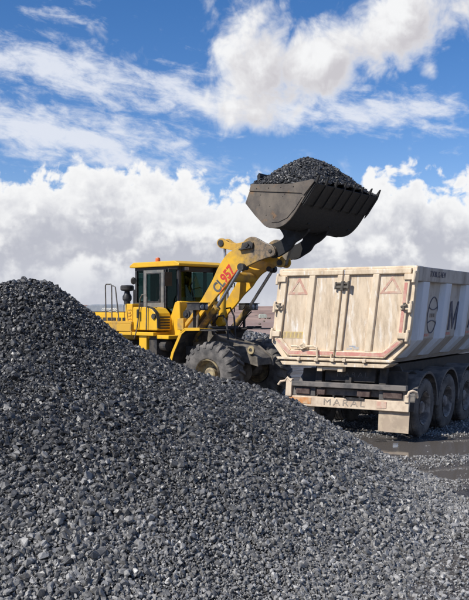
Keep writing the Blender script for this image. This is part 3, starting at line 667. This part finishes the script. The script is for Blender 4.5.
# front fenders and head lamps
for s_ in (-1, 1):
    fp = [(-1.13, 1.02), (-1.06, 1.28), (-.80, 1.76), (-.66, 1.86), (.28, 1.87)]
    f = MB().strip(fp, .03, s_*.78, s_*1.36).build('fender', M_drk, LD, bevel=.004)
    fl = MB().strip([(-1.155, 1.03), (-1.07, 1.30), (-.81, 1.79), (-.67, 1.885), (-.22, 1.895)], .075, s_*1.36, s_*1.385)
    fl.prism([(-.80, 1.79), (-.66, 1.885), (-.24, 1.90), (-.24, 1.905), (-.68, 1.90), (-.83, 1.80)], s_*.80, s_*1.385)
    fl.build('fender_edge', M_yel if s_ < 0 else M_drk, f, bevel=.008)
    hb = MB(); hb.box(-.68, -.28, s_*1.30 if s_ < 0 else .95, s_*.95 if s_ < 0 else 1.30, 2.36, 2.53); hb.box(-.63, -.57, s_*1.1-.03, s_*1.1+.03, 1.88, 2.36)
    hb.box(-.7, -.24, s_*1.125-.2, s_*1.125+.2, 2.53, 2.55)
    h = hb.build('headlight', M_blk, LD, bevel=.015)
    l = MB()
    for yy in (-.09, .09): l.lathe([(0, 0), (.065, 0), (.065, .02), (0, .03)], 20, 'x', (-.28, s_*1.125+yy, 2.445))
    l.build('lens', M_lens, h, smooth=True)
m = MB(); m.lathe([(0, -.03), (.10, -.03), (.11, 0), (.10, .03), (0, .03)], 18, 'y', (-.66, -1.33, 2.26)); m.lathe([(0, -.05), (.05, -.05), (.05, .05), (0, .05)], 18, 'y', (-.66, -1.35, 2.26)); m.build('turn_lamp', M_blk, LD, smooth=True)
m = MB(); m.prism([(-1.08, 1.9), (-.98, 1.88), (-.5, 2.36), (-.62, 2.38)], -1.05, -.95); m.box(-1.15, -.95, -1.1, -.9, 1.86, 2.15); m.build('lamp_bracket', M_yeld, LD, bevel=.01)

# rear chassis, hood, platform  (rear frame coordinates)
m = MB(); m.prism([(-3.5, .75), (-3.55, 1.7), (.0, 1.7), (.0, .75)], -.45, .45); m.cyl((-1.6, -.85, .8), (-1.6, .85, .8), .17)
m.prism([(-.15, .7), (-.15, 1.65), (.6, 1.35), (.6, .8)], -.25, .25); m.build('rear_frame', M_drk, LD, bevel=.01); rear(bpy.data.objects['rear_frame'])
m = MB(); m.prism([(-3.85, 1.0), (-3.95, 1.4), (-3.9, 2.1), (-3.7, 2.30), (-1.42, 2.30), (-1.42, 1.55), (-3.2, 1.55), (-3.4, 1.0)], -.72, .72)
hood = rear(m.build('engine_hood', M_yel, LD, bevel=.03))
m = MB(); m.prism([(-3.7, 2.302), (-3.55, 2.48), (-3.3, 2.52), (-1.45, 2.52), (-1.45, 2.302)], -.735, .735); m.build('hood_top', M_hood, hood, bevel=.03)
text('lettering', 'chenggong', M_wht, hood, Matrix.Translation((-2.45, -.738, 2.385)) @ Matrix.Rotation(R(90), 4, 'X'), .17, bold=.003, shear=.35)
m = MB()
for k in range(7): m.box(-3.2+.22*k, -3.05+.22*k, -.735, -.72, 1.75, 2.15)
m.build('grille', M_blk, hood)
for y_ in (-.98, .70): rear(MB().box(-1.45, -1.15, y_, y_+.28, 1.8, 2.53).build('side_column', M_yel, LD, bevel=.02))
m = MB()
for k in range(6): m.box(-1.32, -1.22, -.995, -.98, 1.95+.08*k, 1.99+.08*k)
for k in range(4): m.cyl((-1.2, -.985, 2.0+.12*k), (-1.2, -1.0, 2.0+.12*k), .018, 6)
rear(m.build('vent', M_yeld, LD))
for s_ in (-1, 1):
    m = MB(); m.box(-2.35, -.75, min(s_*.72, s_*1.34), max(s_*.72, s_*1.34), 2.0, 2.06); m.prism([(-1.6, 1.80), (-1.75, 2.0), (-.75, 2.0), (-.75, 1.80)], min(s_*1.30, s_*1.34), max(s_*1.30, s_*1.34))
    m.box(-.79, -.75, min(s_*.72, s_*1.34), max(s_*.72, s_*1.34), 1.72, 2.02); m.prism([(-2.5, 1.3), (-2.35, 2.05), (-2.3, 2.05), (-2.44, 1.3)], min(s_*.8, s_*1.34), max(s_*.8, s_*1.34))
    rear(m.build('platform', M_yeld, LD, bevel=.01))
# step box and fuel tank below the door
tk = [(-.78, 1.84), (-.78, 2.44), (-.18, 2.44), (-.02, 2.40), (.12, 2.28), (.19, 2.10), (.20, 1.84)]
rear(MB().prism(tk, .75, 1.27).build('fuel_tank', M_yel, LD, bevel=.025)); tank = rear(MB().prism(tk, -1.27, -.75).build('fuel_tank', M_yel, LD, bevel=.025))
m = MB()
for k in range(5): m.box(.205, .215, -1.2, -.85, 1.88+.07*k, 1.92+.07*k)
m.strip([(-.25, 2.455), (-.02, 2.415), (.13, 2.30), (.205, 2.12), (.215, 1.9)], .02, -1.28, -1.18); m.cyl((.08, -1.27, 2.2), (.08, -1.31, 2.2), .07, 16)
m.build('tank_trim', M_drk, tank)
m = MB(); m.box(-1.3, .1, -1.32, -.7, 1.70, 1.79); m.box(-.55, -.25, -1.25, -.8, 1.1, 1.72); m.box(-.6, .1, -1.25, -.85, 1.05, 1.1); rear(m.build('step_beam', M_yel, LD, bevel=.015))
m = MB(); m.box(-.20, .1, -1.2, -.5, 1.2, 1.7); m.box(.12, .5, -.7, .7, 1.1, 1.65); m.cyl((.1, -1.0, 1.45), (.35, -1.0, 1.45), .14, 16); rear(m.build('equipment_box', M_drk, LD, bevel=.01))
# cab
m = MB()
for x0, x1, y_ in ((-1.33, -1.25, -.74), (-.98, -.90, -.75), (-.14, -.06, -.75), (.30, .40, -.70), (-1.33, -1.25, .66), (-.14, -.06, .67), (.30, .40, .62)): m.box(x0, x1, y_, y_+.08, 2.1, 3.5)
m.box(-1.33, .40, -.745, -.66, 3.42, 3.50); m.box(-1.33, .40, .66, .745, 3.42, 3.50); m.box(.32, .41, -.66, .66, 3.36, 3.50); m.box(-1.33, -1.25, -.66, .66, 3.36, 3.50)
m.box(-1.33, -.9, -.745, -.70, 2.42, 2.56); m.box(-1.33, -1.28, -.66, .66, 2.1, 2.62); m.box(-1.3, .38, -.7, .7, 2.04, 2.1); m.box(-1.31, -1.28, -.22, .66, 2.6, 3.38); m.box(-1.25, -.62, .69, .71, 2.1, 3.42)
cab = rear(m.build('cab', M_blk, LD, bevel=.008))
m = MB(); m.prism([(-1.46, 3.51), (-1.46, 3.56), (-1.30, 3.64), (.35, 3.64), (.53, 3.57), (.53, 3.50), (.45, 3.50), (-1.4, 3.50)], -.83, .83); m.build('roof', M_yel, cab, bevel=.02)
MB().lathe([(0, .14), (.05, .13), (.065, .10), (.068, 0), (0, 0)], 16, 'z', (-.72, -.45, 3.64)).build('beacon', M_org, cab, smooth=True)
m = MB(); m.box(-.93, -.10, -.775, -.755, 2.24, 2.56); m.box(-.93, -.80, -.775, -.755, 2.56, 3.42); m.box(-.24, -.12, -.775, -.755, 2.56, 3.42); m.box(-.80, -.24, -.775, -.755, 3.34, 3.42)
door = m.build('door', M_gray, cab, bevel=.006)
m = MB(); m.box(-.79, -.25, -.768, -.762, 2.57, 3.33); m.build('window', M_gls, cab)
m = MB(); m.box(-.30, -.24, -.80, -.775, 2.58, 2.64); m.strip([(-.80, 3.33), (-.80, 2.58), (-.26, 2.58), (-.26, 3.33)], .03, -.785, -.775, closed=True); m.build('handle', M_blk, cab)
m = MB(); m.box(-1.24, -.99, -.725, -.72, 2.57, 3.42); m.box(-.60, -.15, .715, .72, 2.3, 3.42); m.box(-.05, .30, .715, .72, 2.3, 3.42); m.box(-1.30, -1.295, -.64, -.22, 2.64, 3.35)
m.box(.355, .36, -.60, .60, 2.52, 3.35); m.prism([(-.05, 2.12), (-.05, 3.42), (.30, 3.42), (.32, 2.62), (.22, 2.40), (.10, 2.14), (.02, 2.12)], -.725, -.72)
m.build('window', M_gls, cab)
m = MB(); m.prism([(-.08, 1.68), (-.08, 2.13), (.09, 2.13), (.16, 2.25), (.30, 2.56), (.40, 2.60), (.48, 2.58), (.52, 1.66)], -.76, -.70)
m.prism([(.30, 1.66), (.30, 2.56), (.40, 2.60), (.48, 2.58), (.52, 1.66)], -.70, .76); m.box(-1.3, -.08, -.745, -.70, 1.75, 2.26); m.box(-.3, .55, -1.2, -.76, 1.62, 1.72)
m.build('cowl', M_yel, cab, bevel=.02)
m = MB(); m.box(-.95, -.48, -.26, .26, 2.35, 2.62); m.box(-1.08, -.93, -.26, .26, 2.5, 3.2); m.box(-1.06, -.96, -.15, .15, 3.2, 3.38); m.build('seat', M_blk, cab, bevel=.05)
m = MB(); m.box(-.95, -.93, -.30, -.20, 2.65, 3.0); m.tube([(-.55, -.30, 2.55), (-.5, -.32, 2.75), (-.62, -.32, 2.9)], .02, 8); m.build('seat_belt', M_red, cab)
m = MB(); m.box(.02, .28, -.35, .35, 2.1, 2.7); m.tube([(.02, 0, 2.66), (-.12, 0, 2.86)], .03, 10)
M2 = Matrix.Translation((-.13, 0, 2.87)) @ Matrix.Rotation(R(-55), 4, 'Y'); k0 = len(m.v); m.lathe([(.17, 0), (.185, .012), (.20, 0), (.185, -.012), (.17, 0)], 24, 'z'); m.v[k0:] = [tuple(M2 @ Vector(v_)) for v_ in m.v[k0:]]
m.build('steering_wheel', M_gray, cab, smooth=True)
def mirror(name, pts, cx_, cy_, z0, z1, w_):
    m = MB().tube(pts, .014, 8); m.box(cx_-.025, cx_+.02, cy_-w_/2, cy_+w_/2, z0, z1); return m.build(name, M_blk, cab, bevel=.01)
mirror('mirror', [(.36, -.74, 3.42), (.30, -.98, 3.42), (.30, -.98, 3.32)], .30, -1.0, 2.98, 3.34, .26)
mirror('mirror', [(.36, .74, 3.42), (.42, 1.10, 3.42), (.42, 1.10, 3.32)], .42, 1.12, 2.98, 3.34, .24)
m = MB().tube([(-1.3, -.75, 3.2), (-1.24, -.86, 3.22), (-1.22, -.9, 3.2)], .012, 8); m.lathe([(0, -.012), (.09, -.012), (.10, 0), (.09, .012), (0, .012)], 20, 'x', (-1.25, -.86, 3.15)); m.build('round_mirror', M_gray, cab, smooth=True)
m = MB()
for yy in (-.55, .62): m.box(.42, .52, yy-.08, yy+.08, 3.38, 3.48)
wl = m.build('work_light', M_blk, cab, bevel=.01)
m = MB()
for yy in (-.55, .62): m.box(.52, .53, yy-.07, yy+.07, 3.39, 3.47)
m.build('wiper', M_blk, cab) if False else m.build('lamp_glass', M_lens, cab)
m = MB().tube([(.37, -.1, 2.60), (.375, -.25, 3.0), (.372, -.1, 3.25)], .01, 6); m.tube([(.45, .78, 3.2), (.46, 1.15, 3.2), (.46, 1.15, 3.4), (.45, .78, 3.4)], .01, 6); m.build('wiper', M_blk, cab)
# rails and air cleaner
RLm = mat('dark_rail_paint', (.07, .065, .06), (.14, .125, .10), 8, .5, .7)
def handrail(paths, r=.017):
    m = MB()
    for p_ in paths: m.tube(p_, r, 8)
    return rear(m.build('handrail', RLm, LD, smooth=True, whole=True))
handrail([[(-1.90, -1.28, 2.05), (-1.93, -1.28, 3.02), (-1.90, -1.28, 3.06), (-1.70, -1.28, 3.06), (-1.66, -1.28, 3.02), (-1.64, -1.28, 2.05)]])
handrail([[(-1.62, -1.28, 3.02), (-1.50, -1.28, 2.98), (-1.36, -1.28, 2.2), (-1.30, -1.28, 1.78)]])
handrail([[(-.60, -1.32, 1.72), (-.55, -1.32, 1.86), (-.50, -1.32, 2.1), (-.42, -1.32, 2.65), (-.34, -1.32, 2.76), (-.22, -1.32, 2.76), (-.15, -1.32, 2.68), (-.17, -1.32, 1.85)], [(-.60, -1.32, 1.72), (-.66, -1.32, 1.6)]])
m = MB().box(-.52, -.44, -1.36, -1.33, 2.15, 2.38); rear(m.build('rail_pad', M_blk, LD, bevel=.01))
handrail([[(-1.2, 1.28, 2.05), (-1.2, 1.28, 2.95), (-.9, 1.28, 3.0), (-.7, 1.28, 2.95), (-.7, 1.28, 2.05)], [(-1.2, 1.28, 2.5), (-.7, 1.28, 2.5)]])
handrail([[(.5, 1.0, 2.55), (.5, 1.0, 3.05), (.5, 1.25, 3.1), (.5, 1.25, 2.3)]])
m = MB().lathe([(0, 2.50), (.09, 2.50), (.09, 2.60), (.13, 2.66), (.13, 2.74), (.085, 2.82), (.075, 2.88), (.16, 2.90), (.19, 2.93), (.19, 3.02), (.16, 3.05), (0, 3.06)], 28, 'z', (-2.02, -.45, 0)); rear(m.build('air_cleaner', M_blk, LD, smooth=True))
m = MB().cyl((-2.6, .3, 2.5), (-2.6, .3, 2.95), .05, 14); rear(m.build('exhaust_pipe', M_drk, LD, smooth=True))

# ------------------------------------------------------------------ tipper trailer
TA = R(31); TO = Vector((1.86, 15.6, 0))
TT = empty('tipper_trailer', TO, -TA, 'dusty cream tipper trailer seen from behind, tailgate closed, beside the puddle', 'tipper trailer')
def fb(x, y, z): return (x - .04 + .127*(z - 1.7), y, z)        # the box leans a little on the soft ground
def fc(x, y, z): return (x + .1 + .08*(z - .75), y, z)
def B(mb, *a, **k): return mb.map(fb).build(*a, **k)
def Cc(mb, *a, **k): return mb.map(fc).build(*a, **k)
LEN = 7.6
# tub
outer = [(-1.14, 3.02), (-1.14, 1.76), (-.88, 1.42), (.88, 1.42), (1.14, 1.76), (1.14, 3.02)]
m = MB().strip(outer, .04, .06, LEN); m.prism([(-1.12, 2.98), (-1.12, 1.78), (-.87, 1.44), (.87, 1.44), (1.12, 1.78), (1.12, 2.98)], LEN-.06, LEN)
m.prism([(-1.16, 1.43), (-.9, 1.33), (.9, 1.33), (1.16, 1.43)][0:0] or [(-.86, 1.40), (-.80, 1.32), (.80, 1.32), (.86, 1.40)], .1, LEN)
tub = B(m, 'tipper_body', M_side, TT, bevel=.008)
for s_ in (-1, 1):
    m = MB(); x0, x1 = sorted((s_*1.14, s_*1.275))
    m.box(x0, x1, .44, LEN, 2.775, 3.03); m.box(x0-.0, x1, .10, .44, 2.775, 3.035); B(m, 'side_rail', M_side, tub, bevel=.015)
    for k in range(6):
        yc = .51 + 1.29*k; a, b_, c_, e_ = yc, yc+.06, yc+.38, yc+.44
        z1, z0, zb = 2.775, 1.74, 1.42; xo = 1.265; xi = 1.15
        P = []
        for (yy, xx) in ((a, xi), (b_, xo), (c_, xo), (e_, xi)):
            sh_ = -.0 if k == 0 else -.10
            P.append([(s_*xx, yy, z1), (s_*(xx+.0), yy + sh_*.5, z0), (s_*(xx-.27), yy + sh_, zb)])
        vs = [p_ for col_ in P for p_ in col_]; fs = []
        for i in range(3):
            for j in range(2): fs.append((i*3+j, (i+1)*3+j, (i+1)*3+j+1, i*3+j+1))
        fs += [(0, 3, 6, 9), (2, 5, 8, 11), (0, 1, 10, 9), (1, 2, 11, 10)]
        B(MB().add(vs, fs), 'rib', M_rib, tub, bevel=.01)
    m = MB()
    for k in range(5): m.box(*sorted((s_*1.15, s_*1.17)), 1.2+1.29*k, 1.45+1.29*k, 1.79, 1.84)
    B(m, 'side_reflector', M_pink, tub)
# lettering on the right-hand side (x = +): text faces outwards
def side_M(y, z, x): return Matrix.Translation((x, y, z)) @ Matrix(((0, 0, 1, 0), (1, 0, 0, 0), (0, 1, 0, 0), (0, 0, 0, 1)))
text('lettering', 'TOOBL.CL-NEW', M_blue, tub, side_M(1.25, 2.91, 1.277), .150, bold=0.0, sx=.80, fn=fb)
m = MB(); m.strip([(2.60, 1.88), (2.60, 2.44)], .10, 1.164, 1.171, 'x'); m.strip([(3.06, 1.88), (3.06, 2.44)], .10, 1.164, 1.171, 'x')
m.strip([(2.60, 2.43), (2.83, 1.98), (3.06, 2.43)], .085, 1.164, 1.172, 'x'); B(m, 'lettering', M_blue, tub)
for ch_, yy in (('A', 4.13), ('R', 5.42), ('A', 6.71)): text('lettering', ch_, M_blue, tub, side_M(yy, 2.15, 1.168), .82, bold=0, sx=.92, fn=fb)
m = MB(); ring = [(1.53 + .27*math.cos(a), 2.18 + .33*math.sin(a)) for a in np.linspace(0, 2*math.pi, 40, endpoint=False)]
m.strip(ring, .022, 1.164, 1.170, 'x', closed=True)
for sg in (1, -1): m.strip([(1.53 + u*.24, 2.18 + sg*(.12 + .05*(1-u*u)*-1 + .03)) for u in np.linspace(-.93, .93, 12)], .018, 1.164, 1.170, 'x')
B(m, 'emblem', M_blue, tub)
text('emblem', 'JCBC', M_letg, tub, side_M(1.04, 2.18, 1.166), .13, bold=.004, sx=.9, fn=fb) if False else None
m = MB()
for k in range(3): m.box(1.164, 1.169, 1.39+.10*k, 1.46+.10*k, 2.14, 2.21)
B(m, 'emblem', M_letg, tub)
# rear frame of the body
ro = [(-1.275, 3.02), (-1.275, 1.70), (-.96, 1.36), (.96, 1.36), (1.275, 1.70), (1.275, 3.02)]
m = MB().strip(ro, .09, -.015, .10); m.box(-1.3, 1.3, -.01, .1, 2.985, 3.03)
B(m, 'rear_frame_ring', M_gate, tub, bevel=.01)
m = MB().prism([(-1.06, 1.345), (-1.0, 1.275), (.95, 1.275), (1.06, 1.345)], -.09, .35); m.prism([(-1.14, 1.42), (-1.10, 1.375), (1.08, 1.375), (1.14, 1.42)], -.12, -.03)
for xx in (-.67, -.33, .0, .22, .60): m.box(xx-.03, xx+.03, -.14, -.10, 1.36, 1.43)
B(m, 'floor_edge', M_gate, tub, bevel=.01)
# tailgate leaves
for s_ in (-1, 1):
    def X(pts): return [(s_*a, c_) for a, c_ in pts]
    m = MB().prism(X([(.02, 2.97), (.02, 1.46), (.93, 1.46), (1.22, 1.73), (1.22, 2.97)]), -.02, .0)
    gate = B(m, 'tailgate', M_gatep, TT, bevel=.004)
    m = MB()
    m.prism(X([(.015, 2.985), (.015, 2.895), (1.235, 2.895), (1.235, 2.985)]), -.07, -.02)
    m.prism(X([(1.115, 2.895), (1.235, 2.895), (1.235, 1.725), (1.115, 1.775)]), -.07, -.02)
    m.prism(X([(1.235, 1.725), (1.115, 1.775), (.885, 1.555), (.925, 1.445)]), -.07, -.02)
    m.prism(X([(.925, 1.445), (.885, 1.555), (.015, 1.555), (.015, 1.445)]), -.07, -.02)
    m.prism(X([(.015, 2.895), (.115, 2.895), (.115, 1.555), (.015, 1.555)]), -.07, -.02)
    B(m, 'frame', M_gate, gate, bevel=.014)
    m = MB().prism([(s_*.535, -.02), (s_*.555, -.065), (s_*.665, -.065), (s_*.685, -.02)], 1.556, 2.894, 'z'); B(m, 'stiffener', M_gate, gate, bevel=.01)
    m = MB()
    if s_ > 0:
        m.prism(X([(1.145, 2.74), (1.20, 2.74), (1.20, 1.86), (1.145, 1.86)]), -.074, -.070)
    m.prism(X([(1.215, 1.735), (1.15, 1.745), (.90, 1.54), (.925, 1.475)]), -.074, -.070); m.prism(X([(.925, 1.475), (.90, 1.535), (.03, 1.535), (.03, 1.475)]), -.074, -.070)
    B(m, 'reflective_tape', M_pink, gate)
    cxx = -.88 if s_ < 0 else .90; m = MB().strip([(cxx-.165, 2.575), (cxx+.165, 2.575), (cxx, 2.83)], .042, -.025, -.020, closed=True); B(m, 'warning_triangle', M_tri, gate)
    if s_ < 0:
        m = MB().box(-1.11, -.60, -.023, -.020, 1.76, 1.88); B(m, 'yellow_tape', M_ytape, gate)
        m = MB()
        for k in range(6): m.box(-1.08+.08*k, -1.035+.08*k, -.025, -.023, 1.775, 1.865)
        B(m, 'tape_marks', mat('tape_letter_paint', (.50, .38, .2), (.42, .32, .2), 20, .8), gate)
    for zz in (2.84, 2.33, 1.84):
        m = MB().box(*sorted((s_*1.13, s_*1.33)), -.10, -.07, zz-.05, zz+.05); m.cyl((s_*1.30, -.085, zz-.10), (s_*1.30, -.07, zz+.10), .032, 12)
        B(m, 'hinge', M_gate, gate, bevel=.006)
    m = MB(); m.cyl((s_*1.19, -.10, 2.28), (s_*1.19, -.10, 2.40), .025, 10); m.cyl((s_*1.14, -.10, 2.33), (s_*1.25, -.12, 2.36), .02, 8); m.cyl((s_*1.26, -.08, 2.25), (s_*1.28, -.08, 2.42), .02, 8)
    B(m, 'latch', M_frm, gate, smooth=True)
m = MB(); m.cyl((.02, -.10, 2.62), (.02, -.10, 2.78), .035, 12); m.box(-.10, .14, -.12, -.07, 2.66, 2.70); m.box(-.10, .14, -.12, -.07, 2.73, 2.76); m.cyl((-.11, -.11, 2.64), (-.11, -.11, 2.77), .022, 10); m.cyl((.13, -.11, 2.65), (.13, -.11, 2.78), .022, 10)
B(m, 'gate_lock', M_frm, TT, bevel=.004)
m = MB().tube([(-.86, -.10, 1.62), (-.40, -.10, 1.625), (-.34, -.10, 1.60), (-.30, -.12, 1.40), (-.30, -.12, 1.36)], .018, 8); m.tube([(-.74, -.09, 1.60), (-.62, -.11, 1.67), (-.55, -.11, 1.61), (-.64, -.10, 1.57), (-.72, -.1, 1.64)], .022, 8)
m.tube([(-.05, -.09, 1.5), (-.04, -.12, 1.37)], .015, 8)
B(m, 'latch_rod', M_gate, TT, smooth=True)
m = MB()
for x0, x1, z0, z1 in ((.20, .30, 1.575, 1.61), (.33, .43, 1.585, 1.63), (.24, .36, 1.63, 1.65)): m.box(x0, x1, -.023, -.020, z0, z1)
B(m, 'torn_sticker', mat('sticker_blue', (.30, .36, .46), (.5, .46, .4), 18, .7), TT)
# chassis
m = MB()
for s_ in (-1, 1): m.box(*sorted((s_*.40, s_*.48)), .25, LEN+.2, .92, 1.27)
m.box(-1.0, 1.0, .30, .40, .95, 1.2); m.box(-.48, .48, .16, .25, 1.0, 1.25)
for k in range(6): m.box(-.40, .40, .9+1.2*k, 1.0+1.2*k, .95, 1.2)
for s_ in (-1, 1):
    m.box(*sorted((s_*.55, s_*.68)), .18, .30, .75, 1.28); m.prism([(s_*.5, 1.28), (s_*.5, .9), (s_*1.0, .9), (s_*.8, 1.28)], .5, .56)
m.box(-.06, .06, .10, .16, .98, 1.08); m.cyl((-.85, .5, 1.08), (.85, .5, 1.08), .06)
chas = Cc(m, 'chassis', M_chas, TT, bevel=.008)
text('lettering', 'MARAL', M_fend, chas, Matrix.Translation((.05, .158, 1.12)) @ Matrix.Rotation(R(90), 4, 'X'), .13, bold=0, sx=1.25, fn=fc, spacing=1.3)
m = MB(); m.cyl((-.53, -.0, 1.235), (-.08, -.0, 1.235), .035, 12); m.box(-.56, -.46, -.04, .1, 1.18, 1.27); m.box(-.16, -.06, -.04, .1, 1.18, 1.27); Cc(m, 'pivot_roller', M_gate, TT, bevel=.006)
m = MB(); m.cyl((.95, .75, 1.08), (.95, .95, 1.1), .10, 16); m.cyl((-.9, .6, .85), (-.3, .6, .85), .12, 16); m.cyl((.3, .6, .85), (.8, .6, .85), .12, 16); Cc(m, 'air_tank', M_chas, TT, smooth=True)
# bumper group
m = MB().box(-1.18, 1.18, .02, .07, .535, .715); m.box(-1.18, -1.06, -.01, .08, .70, 1.02); m.box(1.10, 1.18, -.01, .08, .70, .83)
bump = Cc(m, 'rear_bumper', M_bump, TT, bevel=.01)
text('lettering', 'MARAL', M_letg, bump, Matrix.Translation((-.02, .018, .628)) @ Matrix.Rotation(R(90), 4, 'X'), .165, bold=0, sx=1.3, fn=fc, spacing=1.28)
m = MB().box(-1.14, -.66, .012, .02, .58, .69); m.build; Cc(m, 'reflector', M_orng, bump)
m = MB().box(.60, .78, .012, .02, .58, .69); Cc(m, 'reflector', mat('dusty_pink_reflector', (.60, .36, .27), (.62, .48, .36), 9, .6), bump)
m = MB().box(-1.05, 1.13, -.04, .06, .895, .985); m.box(-1.05, -.60, .04, .14, .72, .895); m.box(.62, 1.13, .04, .14, .715, .895); m.box(-.6, .62, .10, .16, .75, .87)
beam = Cc(m, 'light_beam', M_fend, TT, bevel=.01)
for x0, x1 in ((-.98, -.70), (-.56, -.40), (.22, .46), (.70, 1.05)): 
    Cc(MB().box(x0, x1, .01, .09, .755, .865), 'rear_lamp', mat('dusty_red_lamp', (.06, .035, .03), (.12, .085, .07), 10, .6) if x0 == -.98 else bpy.data.materials['dusty_red_lamp'], TT, bevel=.008)
m = MB()
for xx in (-.22, -.02, .28): m.cyl((xx, .0, .745), (xx, .06, .745), .018, 8)
m.box(.02, .36, -.005, .03, .70, .735); Cc(m, 'plate_lamp', M_blk, TT)
m = MB(); m.tube([(-1.08, .0, .98), (-1.16, .0, 1.04), (-1.20, .0, .98), (-1.30, .0, .96), (-1.34, .0, .90)], .022, 8); m.tube([(1.15, .0, .80), (1.17, .02, .88), (1.22, .05, .90), (1.27, .1, .87), (1.28, .15, .78)], .025, 10)
Cc(m, 'side_marker_stalk', M_bump, TT, smooth=True)
for s_ in (-1, 1):
    m = MB(); a, c_ = sorted((s_*.62, s_*1.18)); n_ = 8
    for i in range(n_):
        for j in range(6): pass
    vs = [(a + (c_-a)*i/n_, .085 + .018*math.sin(i*1.1 + s_) * (1-j/6) + .02*(1-j/6) + e_, .17 + .365*j/6 - (.012*i/n_ if j == 0 else 0)) for e_ in (0, .012) for j in range(7) for i in range(n_+1)]
    w_ = n_+1; H = 7*w_; fs = []
    for j in range(6):
        for i in range(n_): q0 = j*w_+i; fs += [(q0, q0+1, q0+w_+1, q0+w_), (q0+H, q0+w_+H, q0+w_+1+H, q0+1+H)]
    for i in range(n_): fs += [(i, i+H, i+1+H, i+1), (6*w_+i, 6*w_+i+1, 6*w_+i+1+H, 6*w_+i+H)]
    for j in range(6): fs += [(j*w_, (j+1)*w_, (j+1)*w_+H, j*w_+H), (j*w_+n_, j*w_+n_+H, (j+1)*w_+n_+H, (j+1)*w_+n_)]
    Cc(MB().add(vs, fs), 'mud_flap', M_flap, TT, smooth=True)
# wheels, axles, fenders
w = MB().lathe([(.30, .185), (.285, .18), (.27, .15), (.265, .02), (.245, .0)], 40); w.lathe([(.30, -.185), (.28, -.17), (.26, 0), (.0, -.02)], 40)
w.lathe([(.245, .0), (.24, .03), (.225, .035)], 40); w.lathe([(.165, .045), (.12, .05), (.115, .12), (.09, .15), (0, .15)], 32)
for k in range(10):
    a = 2*math.pi*k/10; P = []
    for rr, hw, yy in ((.16, .20, .045), (.235, .17, .03)): P += [(rr*math.cos(a-hw), yy, rr*math.sin(a-hw)), (rr*math.cos(a+hw), yy, rr*math.sin(a+hw))]
    w.add(P + [(x_, y_-.02, z_) for x_, y_, z_ in P], [(0, 1, 3, 2), (4, 6, 7, 5), (0, 2, 6, 4), (1, 5, 7, 3)])
    w.cyl((.14*math.cos(a+.3), .045, .14*math.sin(a+.3)), (.14*math.cos(a+.3), .08, .14*math.sin(a+.3)), .013, 6)
tw = w.build('wheel', M_trim, TT, smooth=True)
ty = MB(); Rt, h = .525, .19
half = [(.295, -.15), (.31, -.178), (.38, -.195), (.46, -.192), (.50, -.178), (.518, -.16), (.525, -.13), (.525, -.115), (.51, -.112), (.51, -.103), (.525, -.10), (.525, -.045), (.51, -.042), (.51, -.033), (.525, -.03), (.525, 0)]
ty.lathe(half + [(r_, -a_) for r_, a_ in half[-2::-1]], 80)
for k in range(40):
    a = 2*math.pi*k/40
    for s_ in (-1, 1): ty.add([(r_*math.cos(a+o_), s_*y_, r_*math.sin(a+o_)) for o_ in (-.028, .028) for r_, y_ in ((.500, .187), (.529, .158), (.529, .12), (.50, .12))], [(0, 1, 2, 3), (4, 7, 6, 5), (0, 4, 5, 1), (1, 5, 6, 2)])
ty.build('tyre', M_rub, tw, smooth=True)
YW = (.98, 2.30, 3.58); first = True
for yy in YW:
    Cc(MB().cyl((-.95, yy, .525), (.95, yy, .525), .075, 16), 'axle', M_chas, TT, smooth=True)
    for s_ in (1, -1):
        o = tw if first else copy_tree(tw, TT); first = False
        o.location = fc(s_*.96, yy, .53); o.rotation_euler = (0, R(4), 0); o.rotation_mode = 'XYZ'
        rz_ = Matrix.Rotation(-math.pi/2 * s_, 4, 'Z'); o.rotation_euler = (Matrix.Rotation(R(4), 4, 'Y') @ rz_ @ Matrix.Rotation(yy, 4, 'Y')).to_euler()
        arc = [(yy + .64*math.cos(R(a)), .53 + .64*math.sin(R(a))) for a in range(-2, 183, 8)]
        m = MB().strip(arc, .018, s_*.70, s_*1.15, 'x'); m.strip([(yy + (.625)*math.cos(R(a)), .53 + .625*math.sin(R(a))) for a in range(-2, 183, 8)], .045, s_*1.15, s_*1.165, 'x')
        for bx_ in (-.3, .25): m.box(*sorted((s_*.5, s_*.75)), yy+bx_-.02, yy+bx_+.02, 1.05, 1.10)
        Cc(m, 'fender', M_fend, TT, bevel=.004)

# ------------------------------------------------------------------ far yard
bx = empty('water_tank', (6.2, 194, .15), R(8), 'small pale green water tank on the far brown slope', 'water tank')
Mt = mat('pale_green_tank_paint', (.50, .56, .47), (.40, .43, .36), 3, .6)
m = MB().prism([(-.85, .05), (-.85, .75), (-.6, .92), (.6, .92), (.85, .75), (.85, .05)], -.5, .5); m.build('tank_shell', Mt, bx, bevel=.05)
m = MB().box(-.7, -.5, -.45, .45, -.3, .05); m.box(.5, .7, -.45, .45, -.3, .05); m.build('skid', M_drk, bx); MB().cyl((0, 0, .9), (0, 0, 1.0), .2).build('lid', M_drk, bx)
m = MB(); rv, rf = ROCKS[3]
for i, (x_, y_, s_) in enumerate(((7.5, 192, .95), (5.0, 150, .5), (6.6, 133, .42), (5.9, 240, .8), (3.4, 120, .5))):
    rv, rf = ROCKS[i+3]; m = MB().add([(p_[0]*s_, p_[1]*s_, p_[2]*s_) for p_ in rv], rf.tolist()); o = m.build('boulder', M_frm, None); o.location = (x_, y_, float(ground_h(np.array([x_*1.]), np.array([y_*1.]))[0]) + .15)
    tag(o, ['dark boulder beside the pale tank', 'small dark rock on the slope below the pale tank', 'small rock on the brown slope beside the trailer', 'dark rock on the slope beyond the pale tank', 'small rock behind the grey coal heap'][i], 'boulder', 'rocks on the far slope')
